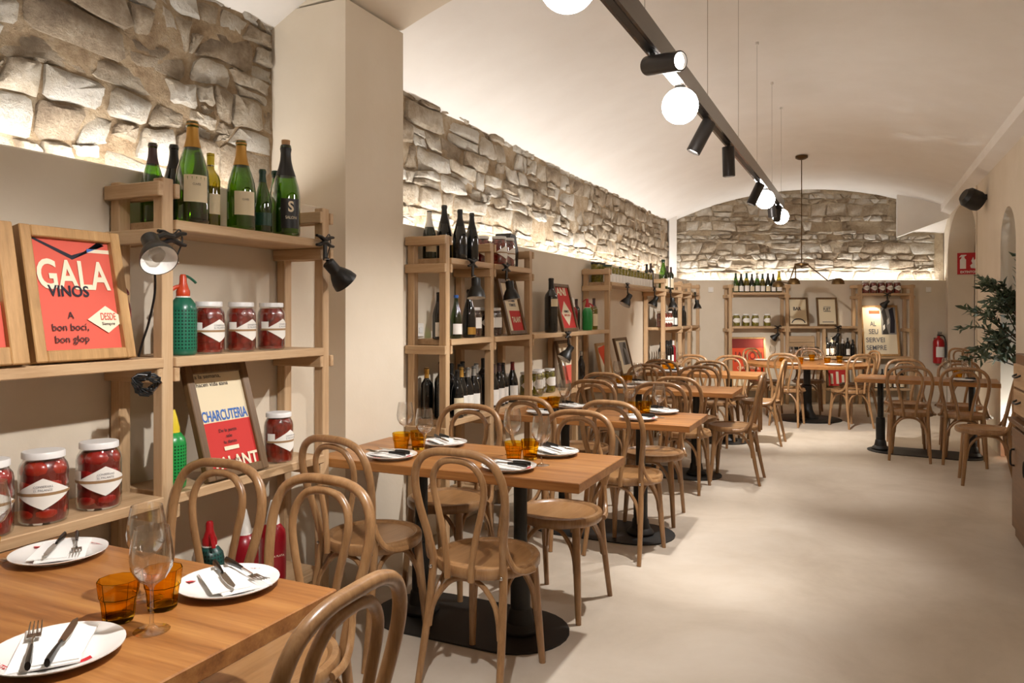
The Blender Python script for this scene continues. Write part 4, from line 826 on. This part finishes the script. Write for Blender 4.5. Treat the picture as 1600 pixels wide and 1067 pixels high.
framed('red framed poster with large cream letters on the middle shelf, near unit', (-2.175, 1.517, ZM), R(90), .325, .415, 12, 'frame_oak', 'coral_print', [
    ('poly', [(.0, 1.), (.06, 1.), (.5, .86), (.94, .97), (.86, 1.), (.97, 1.), (.5, .82)], 'navy_print'), ('poly', box_(.70, .895, 1., .93), 'cream_print'), ('poly', [(.70, .895), (.81, .928), (.70, .93)], 'blue_print'),
    ('text', 'GALA', .02, .5, .555, .255, 'cream_print', .90), ('text', 'VINOS', .02, .40, .485, .095, 'navy_print', .50), ('poly', box_(0, .565, .05, .568), 'navy_print'),
    ('text', 'A', 0, .38, .285, .062, 'ink_print', .075), ('text', 'bon bocí,', 0, .36, .180, .062, 'ink_print', .44), ('text', 'bon glop', 0, .36, .075, .062, 'ink_print', .41),
    ('poly', [(.58, .275), (.83, .40), (1., .315), (1., .235), (.83, .15)], 'cream_print'), ('text', 'DESDE', .01, .85, .27, .065, 'coral_print', .20), ('text', 'Siempre', 0, .84, .222, .028, 'ink_print', .17)], bar=.034, depth=.045)
framed('oak framed poster cut off at the left edge on the middle shelf', (-2.16, 1.165, ZM), R(90), .325, .415, 12, 'frame_oak', 'cream_print', [('poly', box_(.0, .0, 1., .42), 'coral_print')], bar=.05, depth=.045)
framed('walnut framed cream, blue and red poster leaning on the near low shelf', (-2.165, 2.135, ZL), R(90), .305, .440, 17, 'frame_walnut', 'cream_paper', [
    ('poly', box_(0, 0, 1, .485), 'red_print'), ('text', 'CHARCUTERIA', .02, .5, .50, .105, 'blue_print', .93), ('text', 'a la semana,', 0, .31, .945, .042, 'navy_print', .52), ('text', 'hacen vida sana', 0, .37, .86, .042, 'navy_print', .64),
    ('text', 'De la panza', 0, .48, .375, .035, 'ink_print', .36), ('text', 'sale', 0, .48, .315, .035, 'ink_print', .12), ('text', 'la danza', 0, .48, .255, .035, 'ink_print', .26), ('poly', box_(.33, .185, .63, .225), 'cream_print'),
    ('text', 'TALANT', .03, .5, .005, .12, 'cream_print', .94), ('text', 'Cuando el', 0, .48, .07, .03, 'ink_print', .30)], bar=.034, depth=.03)
framed('framed cream poster with a red foot on the second unit', (-2.175, 4.742, ZM), R(90), .29, .40, 14, 'frame_walnut', 'cream_print', [('poly', box_(.25, 0, 1, .42), 'red_print'), ('text', 'PA AMB', .02, .55, .60, .06, 'grey_print', .45), ('text', 'TOMATE', .02, .55, .51, .06, 'grey_print', .45), ('text', 'TALANT', .03, .62, .18, .11, 'cream_print', .6)])
framed('red framed poster with a cream diamond behind the huge dark bottle', (-2.175, 5.80, ZM), R(90), .36, .405, 14, 'frame_walnut', 'red_print', [('poly', [(.5, .06), (.86, .36), (.5, .66), (.14, .36)], 'cream_print'), ('text', 'VERMUT', .02, .5, .38, .055, 'ink_print', .36), ('text', 'VERMUT CASOLÀ', 0, .5, .29, .05, 'red_print', .42), ('text', 'ANI', .03, .42, .80, .18, 'cream_print', .7)])
framed('cream and red framed poster behind the short post on the low shelf', (-2.235, 5.97, ZL), R(90), .32, .40, 12, 'frame_walnut', 'cream_print', [('poly', box_(.1, 0, 1, .45), 'coral_print'), ('text', 'BAR', .03, .5, .65, .10, 'grey_print', .5)])
framed('cream framed poster with a bold orange shape behind the post', (-2.235, 6.99, ZL - .02), R(90), .38, .36, 10, 'frame_oak', 'cream_print', [('poly', [(0, .92), (.72, 1.), (.92, .35), (.78, .1), (.62, .42), (.5, .2), (.3, .55)], 'orange_print'), ('poly', [(.72, .62), (.84, .7), (.86, .86), (.74, .82)], 'blue_print')])
framed('framed grey photograph print leaning on the low shelf of the long unit', (-2.165, 7.48, ZL - .02), R(90), .44, .40, 14, 'frame_walnut', 'cream_print', [('poly', box_(.32, .25, .96, .94), 'photo_grey'), ('poly', [(.45, .25), (.52, .7), (.62, .8), (.7, .6), (.78, .25)], 'photo_dark'), ('poly', [(.6, .8), (.7, .92), (.9, .9), (.82, .7)], 'photo_dark')])
def fframe(label, r, z, W, H, lean, *a, **k): return framed(label, far(r, 11.60, z), R(YAW), W, H, lean, *a, **k)
fframe('large orange framed poster lit by a clamp lamp on the end wall', 3.70, FB, .55, .79, 6, 'frame_oak', 'orange_print', [('poly', box_(0, .80, 1., 1.), 'maroon_print'), ('text', 'JAMÓN', .02, .5, .56, .16, 'maroon_print', .88), ('poly', box_(0, .0, 1, .2), 'cream_print'), ('text', 'COPA & PERNIL', .01, .5, .35, .06, 'cream_print', .7)])
fframe('small cream framed poster with dark blue heading, beside the post, end wall', 4.475, FM, .32, .45, 8, 'frame_walnut', 'cream_paper', [('text', 'BAR', .03, .46, .56, .13, 'navy_print', .46)] + [('poly', [(.5 + .42 * math.cos(R(a)), .02 + .22 * math.sin(R(a))) for a in range(10, 171, 20)] + [(.5 + .36 * math.cos(R(a)), .02 + .18 * math.sin(R(a))) for a in range(170, 9, -20)], 'navy_print')])
fframe('small cream framed poster with an underlined heading on the end wall', 4.93, FM, .32, .45, 8, 'frame_walnut', 'cream_paper', [('text', 'FUET', .02, .5, .54, .12, 'navy_print', .42), ('poly', box_(.3, .50, .72, .52), 'navy_print'), ('poly', box_(.3, .69, .72, .705), 'grey_print'), ('poly', box_(.2, .08, .85, .11), 'grey_print')])
fframe('tall cream framed poster with photograph, lit by a clamp lamp, end wall', 5.77, FL, .58, .80, 8, 'frame_oak', 'cream_print', [
    ('poly', box_(.55, .42, 1., 1.), 'photo_grey'), ('poly', [(.58, .42), (.62, .7), (.57, .9), (.68, 1.), (.74, .8), (.7, .6), (.76, .42)], 'photo_dark'), ('poly', [(.8, .45), (.84, .75), (.8, .95), (.93, 1.), (.97, .7), (.94, .45)], 'navy_print'), ('poly', [(.6, .5), (.66, .55), (.66, .64), (.6, .6)], 'white_paper'), ('poly', [(.74, .62), (.8, .66), (.79, .78), (.73, .72)], 'white_paper'),
    ('poly', box_(.2, .86, .52, .93), 'orange_print'), ('text', 'AL', .01, .30, .60, .10, 'grey_print', 0.18), ('text', 'SEU', .01, .30, .435, .10, 'grey_print', 0.28), ('text', 'SERVEI', .01, .34, .255, .10, 'grey_print', 0.56), ('text', 'SEMPRE', .01, .36, .09, .10, 'grey_print', 0.6)], bar=.032)
fframe('red framed print with cream letters on the bottom shelf of the end wall', 5.09, FB, .34, .37, 8, 'frame_walnut', 'red_print', [('poly', box_(.12, .1, .26, .6), 'cream_print'), ('poly', box_(.42, .1, .56, .7), 'cream_print'), ('poly', box_(.72, .1, .86, .55), 'cream_print')])
t = thing('wooden_crate', 'flat wooden wine crate standing behind the glasses on the end wall', 'crate', far(4.54, 11.66, FL), R(YAW))
for i in range(3): put('crate_plank', MB().box((0, 0, .055 + i * .105), (.42, .02, .10), chamfer=.003), 'pine_x', t)
put('crate_side', MB().box((-.2, .035, .16), (.02, .05, .32)), 'pine_z', t); put('crate_side', MB().box((.2, .035, .16), (.02, .05, .32)), 'pine_z', t)
for i in range(6):
    t = thing('storage_jar', 'small clear jar with black lid, %s from the left before the crate' % ords[i], 'jar', far(4.335 + i * .08, 11.54, FL), R(YAW), 'black lidded jars')
    put('jar_glass', MB().lathe([(0, .001), (.033, 0), (.035, .006), (.035, .105), (.028, .118)], 16, close=False), 'frosted_glass', t); put('lid', MB().lathe([(.033, .112), (.034, .114), (.034, .148), (0, .15)], 16, close=False), 'black_plastic', t)

# ------------------------------------------------------------------ clamp lamps
def bar2(zc, s): return MB().tube([(-.056, 0, zc + s * .013), (-.035, 0, zc + s * .011), (-.014, 0, zc + s * .002), (.0, 0, zc - s * .002), (.014, 0, zc + s * .002), (.035, 0, zc + s * .011), (.056, 0, zc + s * .013)], [.006, .008, .0095, .0105, .0095, .008, .006], 8, flat=1.2).mesh('clamp_jaw')
JAW = (bar2(.002, 1), bar2(-.012, -1)); ARM = MB().box((0, 0, -.05), (.02, .010, .08), chamfer=.002).box((0, -.009, -.085), (.016, .016, .016), chamfer=.003).mesh('arm')
KNOB = MB().lathe([(0, -.014), (.006, -.014), (.006, .014), (0, .014)], 10, m=Matrix.Rotation(R(90), 3, 'Y'), close=False).mesh('thumb_screw')
SHADE = MB().lathe([(0, .03), (.024, .03), (.0275, .026), (.0275, -.02), (.030, -.024), (.040, -.040), (.052, -.066), (.0575, -.090), (.0575, -.094), (.0555, -.093)], 28, close=False).mesh('shade', sharp=40)
REFL = MB().lathe([(.0555, -.093), (.050, -.067), (.038, -.042), (.026, -.024), (0, -.02)], 28, close=False).mesh('reflector')
BULB = MB().lathe([(0, -.02), (.012, -.024), (.013, -.034), (.024, -.052), (.026, -.066), (.018, -.08), (0, -.085)], 16, close=False).mesh('bulb')
CORD = MB().tube(spline([(.01, .004, .01), (.04, .01, .028), (.055, .015, -.01), (.03, .01, -.06), (.015, .005, -.10)], 4), .0028, 6).mesh('power_cord')
def clamp_lamp(label, pos, rz, direction, lit=0., head=None):
    t = thing('clamp_lamp', label, 'lamp', pos, rz, 'black clamp lamps')
    for j in JAW: put('clamp_jaw', j, 'black_plastic', t)
    if head is None: put('arm', ARM, 'black_metal', t)
    else: put('arm', MB().tube([(0, -.004, 0), tuple(Vector(head) * .5 + Vector((0, -.01, .012))), tuple(head)], [.011, .010, .009], 8), 'black_metal', t)
    put('thumb_screw', KNOB, 'chrome', t, (0, -.012, -.088)); put('power_cord', CORD, 'black_plastic', t)
    d = Matrix.Rotation(-rz, 3, 'Z') @ Vector(direction).normalized(); q = (-d).to_track_quat('Z', 'Y').to_euler()
    at = (Vector((0, -.022, -.105)) if head is None else Vector(head)) + d * .02
    s = put('shade', SHADE, 'black_metal', t, at, q); put('reflector', REFL, 'reflector_white', s); put('bulb', BULB, 'bulb_glow' if lit else 'frosted_glass', s)
    if lit:
        L = bpy.data.lights.new('clamp_lamp_beam', 'SPOT'); L.energy = lit; L.spot_size = R(105); L.spot_blend = .6; L.color = (1, .86, .64); L.shadow_soft_size = .02
        o = bpy.data.objects.new('clamp_lamp_beam', L); COL.objects.link(o); o.parent = t; o.location = at + d * .096; o.rotation_euler = q
    return t
XF = -2.108; W90 = R(90)
clamp_lamp('black clamp lamp with white inside fixed to the front post, near unit', (-2.118, 1.805, 1.662), R(90), (.70, -.28, -.62), head=(-.115, -.035, -.022))
clamp_lamp('black clamp lamp hanging at the right end of the near top shelf', (XF, 2.595, 1.722), W90, (.30, .62, -.70))
clamp_lamp('black clamp lamp under the top shelf of the second unit, left', (XF, 3.965, 1.71), W90, (.10, -.15, -1.))
clamp_lamp('black clamp lamp under the top shelf of the second unit, right', (XF, 4.44, 1.71), W90, (.15, .0, -1.))
clamp_lamp('black clamp lamp above the olive jars between the units', (XF, 5.60, 1.235), W90, (-.35, -.45, -.80))
clamp_lamp('black clamp lamp under the row of cans, left', (XF, 7.30, 1.69), W90, (-.35, -.40, -.85))
clamp_lamp('black clamp lamp under the row of cans, right', (XF, 8.40, 1.69), W90, (-.35, -.35, -.85))
clamp_lamp('black clamp lamp on the far corner unit, left', (XF, 9.20, 1.69), W90, (.1, -.1, -1))
clamp_lamp('black clamp lamp on the far corner unit, right', (XF, 10.75, 1.69), W90, (.1, -.1, -1))
def fl(dx, dy, dz): return (dx * CY - dy * SY, dx * SY + dy * CY, dz)
clamp_lamp('lit clamp lamp above the large orange poster', far(4.10, 11.452, FM - .01), R(YAW), fl(-.62, .50, -.75), 5.)
clamp_lamp('lit clamp lamp over the dark bottles on the end wall', far(5.03, 11.452, FM - .01), R(YAW), fl(-.35, .25, -.85), 3.5)
clamp_lamp('lit clamp lamp above the tall poster with photograph', far(5.79, 11.452, FT - .03), R(YAW), fl(-.40, .62, -.72), 5.)
t = thing('cable_bundle', 'coiled black cable hanging below the near middle shelf', 'cable', (-2.115, 1.70, 1.215))
pts = []
for i in range(90): a = i * .42; r_ = .028 + .012 * math.sin(i * .9); pts.append((.012 * math.sin(i * 1.7), r_ * 1.3 * math.cos(a), -.045 + r_ * math.sin(a)))
put('coil', MB().tube(pts, .0035, 6), 'black_plastic', t)
t = thing('lamp_cable', 'black cable running down the near front post from the clamp lamp', 'cable', (-2.15, 1.775, 1.25))
put('cord', MB().tube(spline([(.02, -.03, .32), (.015, -.025, .22), (-.02, -.02, .12), (-.04, -.03, .05), (-.05, -.035, .004)], 6), .004, 6), 'black_plastic', t)

# ------------------------------------------------------------------ small fittings
def socket(label, pos, rz, s=1.):
    t = thing('wall_switch', label, 'switch', pos, rz, 'white wall plates', scale=s)
    put('plate', MB().box((0, -.006, 0), (.082, .012, .082), chamfer=.004), 'plastic_white', t); put('rocker', MB().box((0, -.014, 0), (.035, .006, .035), chamfer=.002), 'white_lid', t)
socket('white wall plate left of the end wall shelves', far(3.147, 11.76, 1.78), R(YAW)); socket('white wall plate right of the end wall shelves', far(6.596, 11.76, 1.78), R(YAW))
socket('white socket plate behind the second shelving unit', (-2.42, 3.855, 1.30), W90)
t = thing('shelf_speaker', 'dark grey faceted speaker standing behind jars on the second unit', 'speaker', (-2.285, 4.795, ZT), R(90))
put('cabinet', MB().prism([(-.085, 0), (.085, 0), (.095, .12), (.05, .235), (-.03, .245), (-.09, .14)], 'y', -.06, .06), 'anthracite', t); put('grille', MB().prism([(-.07, .02), (.07, .02), (.078, .12), (.04, .215), (-.025, .222), (-.074, .135)], 'y', -.064, -.06), 'black_plastic', t)
t = thing('wall_speaker', 'black cone-shaped speaker mounted high on the right wall', 'speaker', (1.27, 9.45, 2.66), R(-90))
put('bracket', MB().box((0, -.03, 0), (.05, .06, .06), chamfer=.004), 'black_plastic', t)
put('cabinet', MB().lathe([(0, .10), (.07, .10), (.105, .06), (.11, -.05), (.095, -.10), (0, -.11)], 28, (0, -.14, -.01), Matrix.Rotation(R(62), 3, 'X') @ Matrix.Rotation(R(20), 3, 'Y'), close=False), 'black_plastic', t)
t = thing('cable_conduit', 'thin cream conduit running up the corner of the right wall', 'pipe', (1.262, 10.18, 0))
put('pipe', MB().tube([(0, 0, 0), (0, 0, 2.90)], .010, 10), 'plaster_cream', t)
for zz in (.6, 1.5, 2.4): put('clip', MB().box((0, 0, zz), (.026, .022, .02)), 'plaster_cream', t)
t = thing('fire_sign', 'red fire extinguisher sign inside the arched alcove', 'sign', (1.545, 13.298, 2.17))
put('panel', MB().box((0, -.004, 0), (.30, .008, .33), chamfer=.001), 'sign_red', t)
letters(t, 'EXTINTOR', .03, 0, -.145, .048, 'sign_white', y=-.010, xs=.95)
put('pictogram', MB().prism([(-.115, -.08), (-.035, -.08), (-.035, .06), (-.055, .085), (-.055, .11), (-.03, .125), (-.03, .135), (-.10, .135), (-.125, .10), (-.115, .095), (-.095, .11), (-.095, .085), (-.115, .06)], 'y', -.0105, -.008), 'sign_white', t)
put('pictogram', MB().prism([(.03, -.07), (.10, -.08), (.115, -.02), (.09, .03), (.11, .09), (.07, .05), (.06, .10), (.035, .04), (.05, .0), (.02, -.03)], 'y', -.0105, -.008), 'sign_white', t)
ex = far(6.70, 11.66, .62)
t = thing('fire_extinguisher', 'red fire extinguisher hanging on the end wall near the alcove', 'fire extinguisher', ex, R(YAW))
put('cylinder', MB().lathe([(0, 0), (.07, 0), (.08, .012), (.08, .33), (.07, .37), (.035, .40), (.022, .405), (.022, .43)], 26, close=False), 'extinguisher_red', t)
put('label', patch(.08, 55, .10, .26, False), 'white_paper', t); put('valve', MB().lathe([(0, .42), (.02, .42), (.02, .455), (0, .46)], 14, close=False).box((0, -.03, .47), (.018, .09, .012)).box((0, -.03, .49), (.016, .10, .008)), 'black_metal', t)
put('hose', MB().tube(spline([(.02, 0, .44), (.07, -.01, .43), (.10, -.02, .34), (.098, -.02, .2), (.09, -.02, .08)], 5), .009, 8), 'black_plastic', t)
put('hanger', MB().box((0, .09, .36), (.05, .02, .08)), 'steel', t)

# ------------------------------------------------------------------ cabinet on the right
t = thing('sideboard', 'dark wooden sideboard cut off by the right edge', 'cabinet', (1.07, 4.95, 0))
put('carcass', MB().box((.01, 0, .36), (.36, 1.26, .72), chamfer=.004), 'cabinet_wood', t); put('worktop', MB().box((-.005, 0, .735), (.40, 1.30, .03), chamfer=.004), 'cabinet_wood', t)
for i in (-1, 0, 1):
    d_ = put('door', MB().box((-.180, i * .41, .38), (.02, .40, .62), chamfer=.003), 'cabinet_wood', t); put('handle', MB().tube(spline([(-.19, i * .41 + .12, .56), (-.21, i * .41 + .12, .55), (-.21, i * .41 + .12, .47), (-.19, i * .41 + .12, .46)], 3), .006, 8), 'black_metal', d_)
t = thing('drawer_chest', 'wooden chest of drawers with black pull standing on the sideboard', 'cabinet', (1.055, 5.28, .751))
put('carcass', MB().box((0, 0, .20), (.30, .62, .40), chamfer=.004), 'cabinet_wood', t)
for zz in (.105, .265):
    d_ = put('drawer', MB().box((-.158, 0, zz), (.018, .56, .145), chamfer=.003), 'pine_y', t)
    put('handle', MB().tube(spline([(-.165, .17, zz + .012), (-.188, .165, zz), (-.190, .11, zz - .004), (-.188, .055, zz), (-.165, .05, zz + .012)], 4), .006, 8), 'black_metal', d_)

# ------------------------------------------------------------------ olive tree with its uplight
ox, oy = 1.40, 8.26
t = thing('olive_tree', 'potted olive tree with narrow grey-green leaves in the arched niche', 'plant', (ox, oy, 0))
put('pot', MB().lathe([(0, 0), (.12, 0), (.125, .01), (.155, .26), (.165, .265), (.165, .30), (.15, .30), (.14, .27), (0, .27)], 28, close=False), 'terracotta', t)
put('trunk', MB().tube(spline([(0, 0, .26), (-.01, .01, .6), (-.04, .0, .95), (-.05, -.02, 1.3), (-.08, .02, 1.58)], 5), [.022] * 6 + [.018] * 8 + [.012] * 7, 8), 'bark', t)
ro = random.Random(12); spots = []
for i in range(38):
    z0_ = ro.uniform(.88, 1.58); a = ro.uniform(0, 2 * math.pi); L_ = ro.uniform(.28, .58)
    dx, dy = math.cos(a) * .55 - .22, math.sin(a) * .7 + .06; dz = ro.uniform(.25, 1.0) if i % 4 else ro.uniform(-.35, .1)
    v = Vector((dx, dy, dz)).normalized() * L_; b0 = Vector((-.05, 0, z0_))
    pts = [b0, b0 + v * .35 + Vector((0, 0, .03)), b0 + v * .7 + Vector((0, 0, .04)), b0 + v + Vector((0, 0, -.02))]
    lim = lambda p: Vector((min(p.x, .17), max(min(p.y, .34 if p.x > -.16 else .6), -.38 if p.x > -.16 else -.6), p.z))
    pts = [lim(p) for p in pts]; pts = [Vector((p.x, p.y, max(p.z, .97) if p.x < -.10 else p.z)) for p in pts]; sp = spline(pts, 5)
    put('branch', MB().tube(sp, [.007 - .005 * j / (len(sp) - 1) for j in range(len(sp))], 6), 'bark', t)
    for j in range(3, len(sp)):
        for k_ in range(2): spots.append((sp[j], (sp[min(j + 1, len(sp) - 1)] - sp[j - 1]).normalized()))
LEAF = MB().raw([(0, 0, 0), (.0055, .018, .002), (.006, .042, .003), (0, .074, .0), (-.006, .042, .003), (-.0055, .018, .002), (0, .03, -.001)], [(0, 1, 6), (1, 2, 6), (2, 3, 6), (3, 4, 6), (4, 5, 6), (5, 0, 6)]).mesh('leaf', sharp=180)
ro.shuffle(spots); rest = MB()
for i, (p, d) in enumerate(spots):
    dirv = (d + Vector((ro.uniform(-1, 1), ro.uniform(-1, 1), ro.uniform(-.7, .9)))).normalized(); q = dirv.to_track_quat('Y', 'Z'); s = ro.uniform(1.0, 1.45)
    p = Vector((min(p.x, .10), p.y, p.z))
    if i < 290: put('leaf', LEAF, 'leaf_green' if i % 4 else 'leaf_pale', t, p, q.to_euler(), s)
    for e in range(0 if i < 290 else 1):
        dv = (d + Vector((ro.uniform(-1, 1), ro.uniform(-1, 1), ro.uniform(-.7, .9)))).normalized(); q2 = dv.to_track_quat('Y', 'Z').to_matrix()
        rest.raw([q2 @ (Vector(vv.co) * s) + p + Vector((ro.uniform(-.02, .02), ro.uniform(-.02, .02), ro.uniform(-.02, .02))) for vv in LEAF.vertices], [tuple(f.vertices) for f in LEAF.polygons])
o = put('foliage', rest, 'leaf_green', t); o['kind'] = 'stuff'
t = thing('floor_uplight', 'small round uplight on the niche floor behind the olive pot', 'lamp', (1.47, 8.50, 0))
put('housing', MB().lathe([(0, 0), (.045, 0), (.045, .07), (.038, .07), (.036, .06), (0, .06)], 20, close=False), 'black_metal', t); put('lens', MB().lathe([(0, .062), (.036, .062), (.036, .0625)], 20, close=False), 'lens_glow', t)
L = bpy.data.lights.new('uplight_beam', 'SPOT'); L.energy = 40; L.spot_size = R(110); L.spot_blend = .6; L.color = (.92, .97, 1.); L.shadow_soft_size = .03
o = bpy.data.objects.new('uplight_beam', L); COL.objects.link(o); o.parent = t; o.location = (0, 0, .075); o.rotation_euler = (R(180), 0, 0)
